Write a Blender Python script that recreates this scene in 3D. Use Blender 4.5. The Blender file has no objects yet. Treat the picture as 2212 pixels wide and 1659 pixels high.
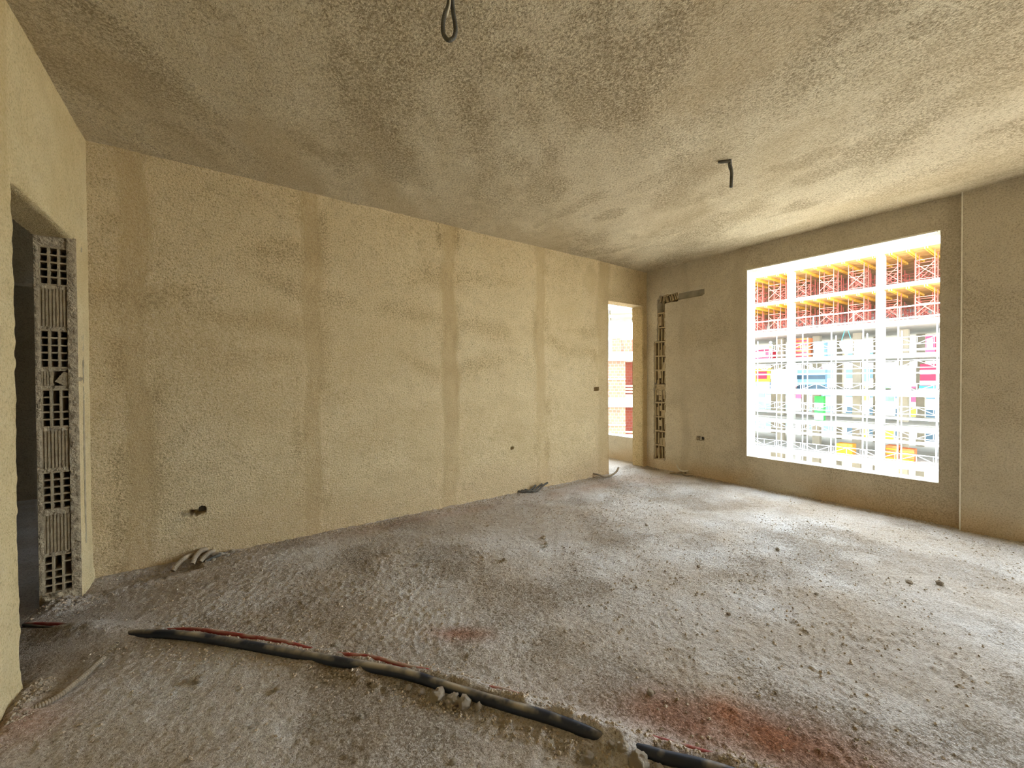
import bpy, bmesh, math, random
import numpy as np
from mathutils import Vector, Matrix, Euler

random.seed(7)
RNG = np.random.default_rng(11)
S = bpy.context.scene
C = S.collection

# ------------------------------------------------------------------ camera
CAM_H = 1.2523
yaw, pitch, roll = math.radians(54.201), math.radians(-0.668), math.radians(-0.281)
fw = Vector((math.cos(yaw) * math.cos(pitch), math.sin(yaw) * math.cos(pitch), math.sin(pitch)))
rt = Vector((math.sin(yaw), -math.cos(yaw), 0))
up = rt.cross(fw)
rr = rt * math.cos(roll) + up * math.sin(roll)
ur = -rt * math.sin(roll) + up * math.cos(roll)
cam_d = bpy.data.cameras.new('camera')
cam_d.sensor_width = 36.0
cam_d.lens = 895.27 / 2212 * 36.0
cam_d.clip_start = 0.05
cam_d.clip_end = 500
cam = bpy.data.objects.new('camera', cam_d)
m = Matrix((rr, ur, -fw)).transposed().to_4x4()
m.translation = Vector((0, 0, CAM_H))
cam.matrix_world = m
C.objects.link(cam)
S.camera = cam

# ------------------------------------------------------------------ world, sun, exposure
wd = bpy.data.worlds.new('sky')
S.world = wd
wd.use_nodes = True
bg = wd.node_tree.nodes['Background']
bg.inputs[0].default_value = (0.73, 0.855, 1.0, 1)
bg.inputs[1].default_value = 5.2
sun_d = bpy.data.lights.new('sun_offscreen', 'SUN')
sun_d.energy = 9.0
sun_d.angle = math.radians(0.6)
sun_d.color = (1.0, 0.95, 0.85)
sun = bpy.data.objects.new('sun_offscreen', sun_d)
sun.rotation_euler = Vector((0.62, -0.38, -0.69)).to_track_quat('-Z', 'Y').to_euler()
sun.location = (-20, 14, 30)
C.objects.link(sun)
S.view_settings.view_transform = 'Standard'
S.view_settings.look = 'None'
S.view_settings.gamma = 1.0
S.view_settings.use_curve_mapping = False
S.view_settings.exposure = 1.52
S.cycles.max_bounces = 8
S.cycles.diffuse_bounces = 6
S.cycles.use_denoising = True
S.cycles.sample_clamp_indirect = 8.0

# room numbers (metres; the camera stands over the origin)
H = 2.75          # ceiling
YB = 3.65         # long plastered wall
XR = 4.99         # window wall
XL = -0.626       # wall with the doorway on the left
YR = -3.2         # rear of the room
W0, W1, WZ0, WZ1 = 0.73, 2.29, 0.35, 2.495     # window opening
D0, D1, DZ = 4.185, 4.905, 2.27                # doorway in the long wall

# ------------------------------------------------------------------ noise
def _h(xi, yi, seed):
    n = (xi.astype(np.int64) * 374761393 + yi.astype(np.int64) * 668265263 + seed * 974711) & 0xFFFFFFFF
    n = ((n ^ (n >> 13)) * 1274126177) & 0xFFFFFFFF
    n = n ^ (n >> 16)
    return (n & 0xFFFF) / 65535.0

def vn(x, y, seed=0):
    x = np.asarray(x, float); y = np.asarray(y, float)
    xi = np.floor(x); yi = np.floor(y)
    fx = x - xi; fy = y - yi
    fx = fx * fx * (3 - 2 * fx); fy = fy * fy * (3 - 2 * fy)
    a = _h(xi, yi, seed); b = _h(xi + 1, yi, seed); c = _h(xi, yi + 1, seed); d = _h(xi + 1, yi + 1, seed)
    return (a * (1 - fx) + b * fx) * (1 - fy) + (c * (1 - fx) + d * fx) * fy

def fbm(x, y, seed=0, oct=4, gain=0.5):
    r = 0; a = 1; t = 0
    for k in range(oct):
        r = r + a * vn(x * 2 ** k + k * 17.3, y * 2 ** k - k * 9.1, seed + k)
        t += a; a *= gain
    return r / t

def sstep(a, b, x):
    t = np.clip((x - a) / (b - a), 0, 1)
    return t * t * (3 - 2 * t)

# ------------------------------------------------------------------ mesh helpers
def tag(o, label=None, cat=None, group=None, kind=None):
    if label: o['label'] = label
    if cat: o['category'] = cat
    if group: o['group'] = group
    if kind: o['kind'] = kind
    return o

def link(o, parent=None):
    C.objects.link(o)
    if parent: o.parent = parent
    return o

def empty(name, loc=(0, 0, 0), rz=0.0):
    o = bpy.data.objects.new(name, None)
    o.empty_display_size = 0.1
    o.location = loc
    o.rotation_euler = (0, 0, rz)
    return link(o)

def mesh_np(name, V, Q, mat, parent=None, smooth=True, attrs=None, tris=None):
    me = bpy.data.meshes.new(name)
    V = np.asarray(V, np.float32); Q = np.asarray(Q, np.int32)
    n = len(Q); k = Q.shape[1]
    me.vertices.add(len(V)); me.vertices.foreach_set('co', V.ravel())
    me.loops.add(n * k); me.loops.foreach_set('vertex_index', Q.ravel())
    me.polygons.add(n)
    me.polygons.foreach_set('loop_start', np.arange(0, n * k, k, dtype=np.int32))
    me.polygons.foreach_set('use_smooth', np.full(n, smooth))
    me.update(calc_edges=True)
    me.validate()
    for an, av in (attrs or {}).items():
        a = me.attributes.new(an, 'FLOAT', 'POINT')
        a.data.foreach_set('value', np.asarray(av, np.float32))
    me.materials.append(mat)
    o = bpy.data.objects.new(name, me)
    return link(o, parent)

class MB:
    """collects boxes, bars and tubes into one mesh"""
    def __init__(s): s.v = []; s.f = []
    def box(s, a, b, M=None):
        (x0, y0, z0), (x1, y1, z1) = a, b
        n = len(s.v)
        p = [(x0, y0, z0), (x1, y0, z0), (x1, y1, z0), (x0, y1, z0), (x0, y0, z1), (x1, y0, z1), (x1, y1, z1), (x0, y1, z1)]
        if M: p = [tuple(M @ Vector(q)) for q in p]
        s.v += p
        s.f += [tuple(n + i for i in q) for q in ((0, 3, 2, 1), (4, 5, 6, 7), (0, 1, 5, 4), (1, 2, 6, 5), (2, 3, 7, 6), (3, 0, 4, 7))]
        return s
    def bar(s, a, b, r, sides=4):
        a = Vector(a); b = Vector(b); d = (b - a).normalized()
        u = d.cross(Vector((0, 0, 1)))
        if u.length < 1e-3: u = Vector((1, 0, 0))
        u.normalize(); w = d.cross(u)
        n = len(s.v)
        for e in (a, b):
            for k in range(sides):
                t = 2 * math.pi * (k + .5) / sides
                s.v.append(tuple(e + u * r * math.cos(t) + w * r * math.sin(t)))
        for k in range(sides):
            s.f.append((n + k, n + (k + 1) % sides, n + sides + (k + 1) % sides, n + sides + k))
        s.f.append(tuple(n + k for k in range(sides))[::-1]); s.f.append(tuple(n + sides + k for k in range(sides)))
        return s
    def tube(s, pts, rad, sides=12, cap=True, hollow=0.0):
        """pts: list of Vectors; rad: float or list"""
        pts = [Vector(p) for p in pts]; N = len(pts)
        if not hasattr(rad, '__len__'): rad = [rad] * N
        n0 = len(s.v)
        t0 = (pts[1] - pts[0]).normalized()
        u = t0.cross(Vector((0, 0, 1)))
        if u.length < 1e-3: u = Vector((1, 0, 0))
        u.normalize()
        rings = []
        for i in range(N):
            t = (pts[min(i + 1, N - 1)] - pts[max(i - 1, 0)]).normalized()
            u = (u - t * u.dot(t)).normalized(); w = t.cross(u)
            ring = []
            for k in range(sides):
                a = 2 * math.pi * k / sides
                ring.append(len(s.v)); s.v.append(tuple(pts[i] + (u * math.cos(a) + w * math.sin(a)) * rad[i]))
            rings.append((ring, u.copy(), w.copy(), t.copy()))
        for i in range(N - 1):
            A, B = rings[i][0], rings[i + 1][0]
            for k in range(sides):
                s.f.append((A[k], A[(k + 1) % sides], B[(k + 1) % sides], B[k]))
        for i, sgn in ((0, -1), (N - 1, 1)):
            ring, u, w, t = rings[i]
            if hollow > 0:
                ri = rad[i] * hollow
                inn = []; dp = []
                for k in range(sides):
                    a = 2 * math.pi * k / sides
                    q = pts[i] + (u * math.cos(a) + w * math.sin(a)) * ri
                    inn.append(len(s.v)); s.v.append(tuple(q))
                for k in range(sides):
                    a = 2 * math.pi * k / sides
                    q = pts[i] + (u * math.cos(a) + w * math.sin(a)) * ri - t * sgn * rad[i] * 2.5
                    dp.append(len(s.v)); s.v.append(tuple(q))
                for k in range(sides):
                    k2 = (k + 1) % sides
                    s.f.append((ring[k], ring[k2], inn[k2], inn[k]) if sgn > 0 else (ring[k2], ring[k], inn[k], inn[k2]))
                    s.f.append((inn[k], inn[k2], dp[k2], dp[k]) if sgn > 0 else (inn[k2], inn[k], dp[k], dp[k2]))
                s.f.append(tuple(dp) if sgn > 0 else tuple(dp[::-1]))
            elif cap:
                s.f.append(tuple(ring) if sgn > 0 else tuple(ring[::-1]))
        return s
    def mesh(s, name, mat, smooth=False):
        me = bpy.data.meshes.new(name)
        me.from_pydata(s.v, [], s.f)
        if smooth:
            me.polygons.foreach_set('use_smooth', [True] * len(me.polygons))
        me.materials.append(mat)
        return me
    def build(s, name, mat, parent=None, smooth=False, loc=None):
        o = bpy.data.objects.new(name, s.mesh(name, mat, smooth))
        if loc: o.location = loc
        return link(o, parent)

def inst(name, me, parent, loc=(0, 0, 0), rot=(0, 0, 0), scale=(1, 1, 1)):
    o = bpy.data.objects.new(name, me)
    o.location = loc; o.rotation_euler = rot; o.scale = scale
    return link(o, parent)

def dup(root, loc, rz=0.0):
    r = root.copy(); C.objects.link(r); r.location = loc; r.rotation_euler = (0, 0, rz)
    for ch in list(root.children):
        c = ch.copy(); C.objects.link(c); c.parent = r
        for g in list(ch.children):
            d = g.copy(); C.objects.link(d); d.parent = c
    return r

def smooth_path(P, n):
    """Catmull-Rom through points, n samples per span"""
    P = [Vector(p) for p in P]
    Q = [P[0] * 2 - P[1]] + P + [P[-1] * 2 - P[-2]]
    out = []
    for i in range(1, len(Q) - 2):
        for k in range(n):
            t = k / n
            a, b, c, d = Q[i - 1], Q[i], Q[i + 1], Q[i + 2]
            out.append(0.5 * ((2 * b) + (c - a) * t + (2 * a - 5 * b + 4 * c - d) * t * t + (3 * b - a - 3 * c + d) * t ** 3))
    out.append(P[-1])
    return out

# ------------------------------------------------------------------ materials
def new_mat(name):
    mt = bpy.data.materials.new(name); mt.use_nodes = True
    nt = mt.node_tree; b = nt.nodes['Principled BSDF']
    return mt, nt, b

def N(nt, typ, **kw):
    n = nt.nodes.new(typ)
    for k, v in kw.items():
        if k in ('operation', 'blend_type', 'data_type', 'noise_dimensions', 'feature', 'distance', 'attribute_name', 'vector_type', 'musgrave_type', 'clamp'):
            setattr(n, k, v)
        else:
            n.inputs[k].default_value = v
    return n

def mixc(nt, fac, a, b, mode='MIX'):
    n = nt.nodes.new('ShaderNodeMix'); n.data_type = 'RGBA'; n.blend_type = mode
    for sock, val in ((n.inputs[0], fac), (n.inputs[6], a), (n.inputs[7], b)):
        if hasattr(val, 'is_linked'): nt.links.new(val, sock)
        elif isinstance(val, (int, float)): sock.default_value = val
        else: sock.default_value = (*val, 1)
    return n.outputs[2]

def ramp(nt, src, lo, hi):
    n = nt.nodes.new('ShaderNodeMapRange'); n.clamp = True
    nt.links.new(src, n.inputs[0]); n.inputs[1].default_value = lo; n.inputs[2].default_value = hi
    return n.outputs[0]

def math_n(nt, op, a, b):
    n = nt.nodes.new('ShaderNodeMath'); n.operation = op
    for sock, val in ((n.inputs[0], a), (n.inputs[1], b)):
        if hasattr(val, 'is_linked'): nt.links.new(val, sock)
        else: sock.default_value = val
    return n.outputs[0]

def plaster(name, base, dark, light, grain=48.0, bump=0.9, dist=0.006, extra=None, speck=0.55, rough=0.95, streak=(1, 1, 1)):
    mt, nt, b = new_mat(name)
    tc = nt.nodes.new('ShaderNodeTexCoord')
    mp = nt.nodes.new('ShaderNodeMapping'); mp.inputs['Scale'].default_value = streak
    nt.links.new(tc.outputs['Object'], mp.inputs[0])
    def noise(scale, detail=4, rgh=0.55):
        n = nt.nodes.new('ShaderNodeTexNoise'); n.inputs['Scale'].default_value = scale
        n.inputs['Detail'].default_value = detail; n.inputs['Roughness'].default_value = rgh
        nt.links.new(mp.outputs[0], n.inputs['Vector']); return n.outputs[0]
    big = noise(1.7, 5, 0.6)
    mid = noise(9.0, 4, 0.6)
    g1 = noise(grain, 4, 0.66)
    g2 = noise(grain * 2.4, 3, 0.65)
    # sand grains of mixed colour; their pattern is independent of the relief
    mp2 = nt.nodes.new('ShaderNodeMapping'); mp2.inputs['Location'].default_value = (13.7, 5.1, 8.3)
    nt.links.new(tc.outputs['Object'], mp2.inputs[0])
    def cnoise(scale, detail, rgh):
        n = nt.nodes.new('ShaderNodeTexNoise'); n.inputs['Scale'].default_value = scale
        n.inputs['Detail'].default_value = detail; n.inputs['Roughness'].default_value = rgh
        nt.links.new(mp2.outputs[0], n.inputs['Vector']); return n.outputs[0]
    c1 = cnoise(grain, 4, 0.66)
    c2 = cnoise(grain * 2.4, 3, 0.65)
    st = nt.nodes.new('ShaderNodeAttribute'); st.attribute_name = 'stain'
    pt = nt.nodes.new('ShaderNodeAttribute'); pt.attribute_name = 'pit'
    tn = nt.nodes.new('ShaderNodeAttribute'); tn.attribute_name = 'tone'
    col = mixc(nt, ramp(nt, big, 0.36, 0.68), base, light)
    col = mixc(nt, math_n(nt, 'MULTIPLY', ramp(nt, mid, 0.50, 0.72), 0.30), col, dark)
    col = mixc(nt, st.outputs['Fac'], col, dark)
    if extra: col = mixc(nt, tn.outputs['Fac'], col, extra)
    # dark sand grains in the coat, denser in some patches
    gs = math_n(nt, 'SUBTRACT', math_n(nt, 'ADD', math_n(nt, 'MULTIPLY', c1, 0.65), math_n(nt, 'MULTIPLY', c2, 0.35)), math_n(nt, 'MULTIPLY', pt.outputs['Fac'], 0.095))
    keep = math_n(nt, 'SUBTRACT', 1.0, math_n(nt, 'MULTIPLY', st.outputs['Fac'], 0.6))
    col = mixc(nt, math_n(nt, 'MULTIPLY', math_n(nt, 'MULTIPLY', ramp(nt, gs, 0.49, 0.36), speck), keep), col, (0.42, 0.37, 0.30), 'MULTIPLY')
    col = mixc(nt, math_n(nt, 'MULTIPLY', math_n(nt, 'MULTIPLY', ramp(nt, gs, 0.50, 0.64), speck * 0.30), keep), col, (0.98, 0.92, 0.80))
    nt.links.new(col, b.inputs['Base Color'])
    b.inputs['Roughness'].default_value = rough
    b.inputs['Specular IOR Level'].default_value = 0.15
    hsum = math_n(nt, 'ADD', math_n(nt, 'MULTIPLY', g1, 1.0), math_n(nt, 'MULTIPLY', g2, 0.45))
    # trowelled (stained) strips are smoother than the thrown plaster
    flat = math_n(nt, 'SUBTRACT', 1.0, math_n(nt, 'MULTIPLY', st.outputs['Fac'], 0.45))
    bp = nt.nodes.new('ShaderNodeBump'); bp.inputs['Distance'].default_value = dist
    nt.links.new(math_n(nt, 'MULTIPLY', flat, bump), bp.inputs['Strength'])
    nt.links.new(hsum, bp.inputs['Height']); nt.links.new(bp.outputs[0], b.inputs['Normal'])
    return mt

def simple(name, col, rough=0.7, var=0.15, scale=6.0, metal=0.0, dust=None, bump=0.0, bscale=40.0):
    mt, nt, b = new_mat(name)
    tc = nt.nodes.new('ShaderNodeTexCoord')
    n = nt.nodes.new('ShaderNodeTexNoise'); n.inputs['Scale'].default_value = scale; n.inputs['Detail'].default_value = 4
    nt.links.new(tc.outputs['Object'], n.inputs['Vector'])
    c = mixc(nt, ramp(nt, n.outputs[0], 0.3, 0.7), tuple(x * (1 - var) for x in col), tuple(min(1, x * (1 + var)) for x in col))
    if dust:
        ge = nt.nodes.new('ShaderNodeNewGeometry'); sx = nt.nodes.new('ShaderNodeSeparateXYZ')
        nt.links.new(ge.outputs['Normal'], sx.inputs[0])
        f = math_n(nt, 'MULTIPLY', ramp(nt, sx.outputs[2], 0.45, 1.0), ramp(nt, n.outputs[0], 0.44, 0.62))
        c = mixc(nt, f, c, dust)
    nt.links.new(c, b.inputs['Base Color'])
    b.inputs['Roughness'].default_value = rough; b.inputs['Metallic'].default_value = metal
    b.inputs['Specular IOR Level'].default_value = 0.3
    if bump:
        n2 = nt.nodes.new('ShaderNodeTexNoise'); n2.inputs['Scale'].default_value = bscale; n2.inputs['Detail'].default_value = 3
        nt.links.new(tc.outputs['Object'], n2.inputs['Vector'])
        bp = nt.nodes.new('ShaderNodeBump'); bp.inputs['Strength'].default_value = bump; bp.inputs['Distance'].default_value = 0.01
        nt.links.new(n2.outputs[0], bp.inputs['Height']); nt.links.new(bp.outputs[0], b.inputs['Normal'])
    return mt

M = {}
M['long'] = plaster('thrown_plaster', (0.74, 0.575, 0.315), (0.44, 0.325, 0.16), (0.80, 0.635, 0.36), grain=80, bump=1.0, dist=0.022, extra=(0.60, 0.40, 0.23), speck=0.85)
M['left'] = plaster('thrown_plaster_left', (0.76, 0.60, 0.315), (0.52, 0.38, 0.17), (0.81, 0.665, 0.38), grain=95, bump=0.9, dist=0.014, speck=0.6)
M['right'] = plaster('fine_plaster', (0.63, 0.555, 0.42), (0.42, 0.36, 0.26), (0.69, 0.615, 0.475), grain=95, bump=0.9, dist=0.012, extra=(0.58, 0.42, 0.24), speck=0.65)
M['ceil'] = plaster('ceiling_plaster', (0.72, 0.615, 0.425), (0.46, 0.37, 0.23), (0.77, 0.675, 0.48), grain=72, bump=1.0, dist=0.022, speck=0.85)
M['floor'] = plaster('dusty_screed', (0.47, 0.40, 0.315), (0.30, 0.235, 0.165), (0.62, 0.59, 0.545), grain=95, bump=1.0, dist=0.012, extra=(0.36, 0.13, 0.045), speck=0.95)
M['sand'] = simple('mortar_crumb', (0.48, 0.39, 0.28), 0.95, 0.35, 40, bump=1.0, bscale=160)
M['clod'] = simple('mortar_lump', (0.74, 0.62, 0.46), 0.95, 0.3, 45, bump=1.0, bscale=170)
M['mortar'] = simple('rough_mortar', (0.40, 0.32, 0.20), 0.95, 0.3, 25, bump=1.0, bscale=90)
M['brick'] = simple('grey_hollow_brick', (0.38, 0.30, 0.18), 0.9, 0.2, 20, bump=0.6, bscale=120)
M['lintel'] = simple('exposed_lintel', (0.24, 0.215, 0.16), 0.9, 0.2, 12, bump=0.4, bscale=80)
M['dark'] = simple('box_plastic', (0.14, 0.135, 0.125), 0.6)
M['bead'] = simple('corner_bead', (0.80, 0.76, 0.66), 0.5, 0.1, 15)
M['black'] = simple('black_pipe', (0.022, 0.028, 0.045), 0.45, 0.3, 9, dust=(0.36, 0.31, 0.23))
M['red'] = simple('red_pipe', (0.30, 0.05, 0.04), 0.5, 0.25, 12, dust=(0.36, 0.29, 0.22))
M['grey'] = simple('dusty_conduit', (0.29, 0.23, 0.155), 0.8, 0.3, 20, dust=(0.40, 0.32, 0.22))
M['greyd'] = simple('dark_conduit', (0.10, 0.095, 0.08), 0.6, 0.4, 20)
M['pale'] = simple('pale_conduit', (0.62, 0.58, 0.48), 0.6, 0.2, 20)

# ------------------------------------------------------------------ height-field wall
def lines(segs):
    out = []
    for a, b, s in segs:
        n = max(1, int(round((b - a) / s)))
        out.append(np.linspace(a, b, n + 1))
    return np.unique(np.round(np.concatenate(out), 5))

def height_wall(name, O, U, V, Nn, us, vs, mat, disp, stain=None, tone=None, pit=None, holes=(), thick=0.2, skip=(), jit=0.004, parent=None, back=True, rim=True):
    O, U, V, Nn = (np.array(a, float) for a in (O, U, V, Nn))
    uu, vv = np.meshgrid(us, vs, indexing='ij')
    d = disp(uu, vv)
    P = O + U * uu[..., None] + V * vv[..., None] + Nn * d[..., None]
    nu, nv = len(us), len(vs)
    idx = np.arange(nu * nv).reshape(nu, nv)
    keep = np.ones((nu - 1, nv - 1), bool)
    uc = (us[:-1] + us[1:]) / 2; vc = (vs[:-1] + vs[1:]) / 2
    for (a, b, c, e) in holes:
        keep &= ~(((uc > a) & (uc < b))[:, None] & ((vc > c) & (vc < e))[None, :])
    q = np.stack([idx[:-1, :-1], idx[1:, :-1], idx[1:, 1:], idx[:-1, 1:]], -1)[keep]
    flip = np.dot(np.cross(U, V), Nn) < 0
    if flip: q = q[:, ::-1]
    verts = [P.reshape(-1, 3)]; quads = [q]
    st = [(stain(uu, vv) if stain else np.zeros_like(uu)).ravel()]
    tn = [(tone(uu, vv) if tone else np.zeros_like(uu)).ravel()]
    pitv = (pit(uu, vv) if pit else np.zeros_like(uu)).ravel()
    nvt = nu * nv
    def strip(edge_idx, inward):
        nonlocal nvt
        E = P.reshape(-1, 3)[edge_idx]; K = 5
        rows = [edge_idx]
        for k in range(1, K + 1):
            R = E - Nn * (thick * k / K)
            R = R + np.array(inward) * (jit * (RNG.random((len(E), 1)) * 2 - 1))
            ids = np.arange(nvt, nvt + len(E)); nvt += len(E)
            verts.append(R); st.append(np.zeros(len(E))); tn.append(np.zeros(len(E))); rows.append(ids)
        for k in range(K):
            quads.append(np.stack([rows[k][:-1], rows[k][1:], rows[k + 1][1:], rows[k + 1][:-1]], -1))
    for hi, (a, b, c, e) in enumerate(holes):
        ia, ib = np.searchsorted(us, a - 1e-4), np.searchsorted(us, b - 1e-4)
        jc, je = np.searchsorted(vs, c - 1e-4), np.searchsorted(vs, e - 1e-4)
        if (hi, 'u0') not in skip: strip(idx[ia, jc:je + 1], U)
        if (hi, 'u1') not in skip: strip(idx[ib, jc:je + 1], U)
        if (hi, 'v0') not in skip and c > vs[0] + 1e-4: strip(idx[ia:ib + 1, jc], V)
        if (hi, 'v1') not in skip: strip(idx[ia:ib + 1, je], V)
    if back:
        ub = np.unique(np.r_[us[0], us[-1], [h[0] for h in holes], [h[1] for h in holes]])
        vb = np.unique(np.r_[vs[0], vs[-1], [h[2] for h in holes], [h[3] for h in holes]])
        for i in range(len(ub) - 1):
            for j in range(len(vb) - 1):
                cu, cv = (ub[i] + ub[i + 1]) / 2, (vb[j] + vb[j + 1]) / 2
                if any(h[0] < cu < h[1] and h[2] < cv < h[3] for h in holes): continue
                pts = [O + U * x + V * y - Nn * thick for x, y in ((ub[i], vb[j]), (ub[i + 1], vb[j]), (ub[i + 1], vb[j + 1]), (ub[i], vb[j + 1]))]
                if not flip: pts = pts[::-1]
                verts.append(np.array(pts)); st.append(np.zeros(4)); tn.append(np.zeros(4))
                quads.append(np.array([[nvt, nvt + 1, nvt + 2, nvt + 3]])); nvt += 4
    if rim:
        for e in (idx[0, :], idx[-1, :], idx[:, 0], idx[:, -1]):
            if not back: continue
            ends = P.reshape(-1, 3)[e] - Nn * thick
            ids = np.arange(nvt, nvt + len(e)); nvt += len(e)
            verts.append(ends); st.append(np.zeros(len(e))); tn.append(np.zeros(len(e)))
            qq = np.stack([e[:-1], e[1:], ids[1:], ids[:-1]], -1)
            mid = (e[:-1] + e[1:]) // 2
            quads.append(qq)
    o = mesh_np(name, np.concatenate(verts), np.concatenate(quads), mat, parent, True,
                {'stain': np.clip(np.concatenate(st), 0, 1), 'tone': np.clip(np.concatenate(tn), 0, 1),
                 'pit': np.r_[np.clip(pitv, 0, 1), np.zeros(nvt - len(pitv))]})
    tag(o, kind='structure')
    return o

def waves(seed, lo=0.006, g=0.0025, gs=26.0):
    return lambda u, v: lo * (fbm(u * 1.6, v * 1.6, seed, 3) - 0.5) * 2 + g * (fbm(u * gs, v * gs, seed + 9, 2) - 0.5) * 2

# ---- long wall (behind: another room through the doorway)
LX0 = XL - 0.05
def ux(x): return x - LX0
SOCK_L = [(-0.154, 0.327, 0.035, 0.022), (-0.112, 0.325, 0.028, 0.02), (-0.074, 0.340, 0.020, 0.024), (2.63, 0.502, 0.018, 0.017), (3.938, 1.124, 0.022, 0.025), (3.985, 1.124, 0.020, 0.025)]
def disp_long(u, v):
    d = waves(3, 0.007, 0.003)(u, v)
    x = u + LX0
    for (cx, cz, rx, rz) in SOCK_L:
        e = ((x - cx) / rx) ** 4 + ((v - cz) / rz) ** 4 + 1.2 * (vn(u * 90, v * 90, 5) - 0.5)
        d = d - 0.08 * sstep(1.25, 0.8, e)
    # small hand-formed fillet under the ceiling and ragged foot
    d = d + 0.012 * sstep(2.70, 2.75, v) * (0.4 + vn(u * 9, v * 3, 8))
    d = d + 0.014 * sstep(0.05, 0.0, v) * fbm(u * 18, v * 18, 4, 2)
    return d
def stain_long(u, v):
    x = u + LX0
    s = np.zeros_like(u)
    for k, (cx, w, amp) in enumerate(((-0.405, 0.080, 0.80), (0.645, 0.072, 0.90), (1.875, 0.085, 0.88), (3.05, 0.08, 0.80), (4.10, 0.13, 0.70))):
        wob = (fbm(v * 2.2 + k * 5, u * 0 + k, 21, 3) - 0.5) * 0.08
        wid = w * (0.8 + 0.5 * fbm(v * 1.6 + 7 * k, u * 0, 33, 3))
        f = sstep(1.3, 0.6, np.abs(x - cx - wob) / wid)
        s = np.maximum(s, f * amp * (0.50 + 0.45 * fbm(u * 9, v * 3, 41, 3) + 0.45 * fbm(v * 1.1 + 3 * k, u * 0, 43, 2)))
    # broad damp areas, lighter where the coat has dried
    damp = sstep(0.42, 0.66, fbm(u * 0.8 + 3, v * 1.5, 61, 4)) * 0.42
    damp = np.maximum(damp, 0.62 * sstep(1.95, 1.75, v + 0.25 * (fbm(u * 1.3, u * 0, 52, 3) - 0.5)) * sstep(1.0, 1.5, v) * sstep(2.2, 0.4, x) * (0.4 + 0.8 * fbm(u * 2, v * 2, 53, 3)))
    s = np.maximum(s, damp)
    # two damp patches high up beside the doorway
    for (cx, cz, rx, rz) in ((3.86, 2.50, 0.16, 0.20), (4.00, 1.42, 0.10, 0.16)):
        e = ((x - cx) / rx) ** 2 + ((v - cz) / rz) ** 2 + 1.6 * (fbm(u * 5, v * 5, 79, 3) - 0.5)
        s = np.maximum(s, 0.55 * sstep(1.3, 0.4, e))
    return s
def pit_long(u, v):
    x = u + LX0
    p = np.zeros_like(u)
    for k, (cz, w, sc) in enumerate(((1.86, 0.10, 1.2), (1.70, 0.08, 1.9), (1.40, 0.08, 1.6), (2.2, 0.12, 0.9))):
        wob = (fbm(u * sc, u * 0 + k, 51 + k, 4) - 0.5) * 0.5
        p = np.maximum(p, sstep(1.6, 0.1, np.abs(v - cz - wob) / w) * 0.55 * sstep(0.44, 0.64, fbm(u * 1.6 + k * 3, v * 2.4, 65, 4)))
    # rough ragged edges beside the trowelled strips
    for cx in (-0.405, 0.645, 1.875, 3.05):
        p = np.maximum(p, 0.8 * np.exp(-((np.abs(x - cx) - 0.09) / 0.05) ** 2) * sstep(0.45, 0.62, fbm(u * 2, v * 2.2, 66, 3)))
    return p
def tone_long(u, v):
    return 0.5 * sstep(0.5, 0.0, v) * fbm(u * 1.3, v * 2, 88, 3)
us = lines([(0, ux(-0.22), 0.012), (ux(-0.22), ux(-0.03), 0.006), (ux(-0.03), ux(2.6), 0.012), (ux(2.6), ux(2.66), 0.006), (ux(2.66), ux(3.9), 0.014), (ux(3.9), ux(4.03), 0.006), (ux(4.03), ux(D0), 0.013), (ux(D0), ux(D1), 0.02), (ux(D1), ux(5.2), 0.02)])
vs = lines([(-0.06, 0.28, 0.01), (0.28, 0.38, 0.005), (0.38, 0.48, 0.01), (0.48, 0.53, 0.005), (0.53, 1.09, 0.013), (1.09, 1.16, 0.005), (1.16, DZ, 0.013), (DZ, H + 0.03, 0.012)])
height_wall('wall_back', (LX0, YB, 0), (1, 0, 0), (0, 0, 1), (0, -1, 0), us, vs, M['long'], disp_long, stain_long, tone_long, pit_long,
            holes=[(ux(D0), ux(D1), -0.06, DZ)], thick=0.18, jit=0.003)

# ---- window wall
def uy(y): return YB + 0.05 - y
def in_chase(y, z):
    yw = y + (vn(z * 30, y * 30, 4) - 0.5) * 0.02
    zw = z + (vn(z * 28, y * 28, 6) - 0.5) * 0.02
    left = np.where(z < 1.76, 3.53, 3.475); right = np.where(z < 1.76, 3.357, 3.365)
    vert = (yw < left) & (yw > right) & (zw > 0.135) & (zw < 2.34)
    bend = (yw < 3.455) & (yw > 3.165) & (zw > 2.27 + 0.10 * np.clip(yw - 3.34, 0, 1)) & (zw < 2.385)
    arm = (y < 3.16) & (y > 2.80) & (z > 2.292 + (y < 2.83) * (2.83 - y) * 0.8) & (z < 2.375)
    return vert | bend, arm
SOCK_R = [(2.873, 0.491, 0.026, 0.024), (2.825, 0.489, 0.020, 0.022)]
def disp_right(u, v):
    d = waves(13, 0.005, 0.0012)(u, v)
    y = YB + 0.05 - u
    a, b = in_chase(y, v)
    d = np.where(a, d - 0.12, d)
    d = np.where(b, d - 0.022, d)
    for (cy, cz, ry, rz) in SOCK_R:
        e = ((y - cy) / ry) ** 6 + ((v - cz) / rz) ** 6 + 0.5 * (vn(u * 90, v * 90, 5) - 0.5)
        d = d - 0.08 * sstep(1.2, 0.85, e)
    d = d + 0.012 * sstep(0.06, 0.0, v) * fbm(u * 18, v * 18, 4, 2)
    return d
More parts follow.
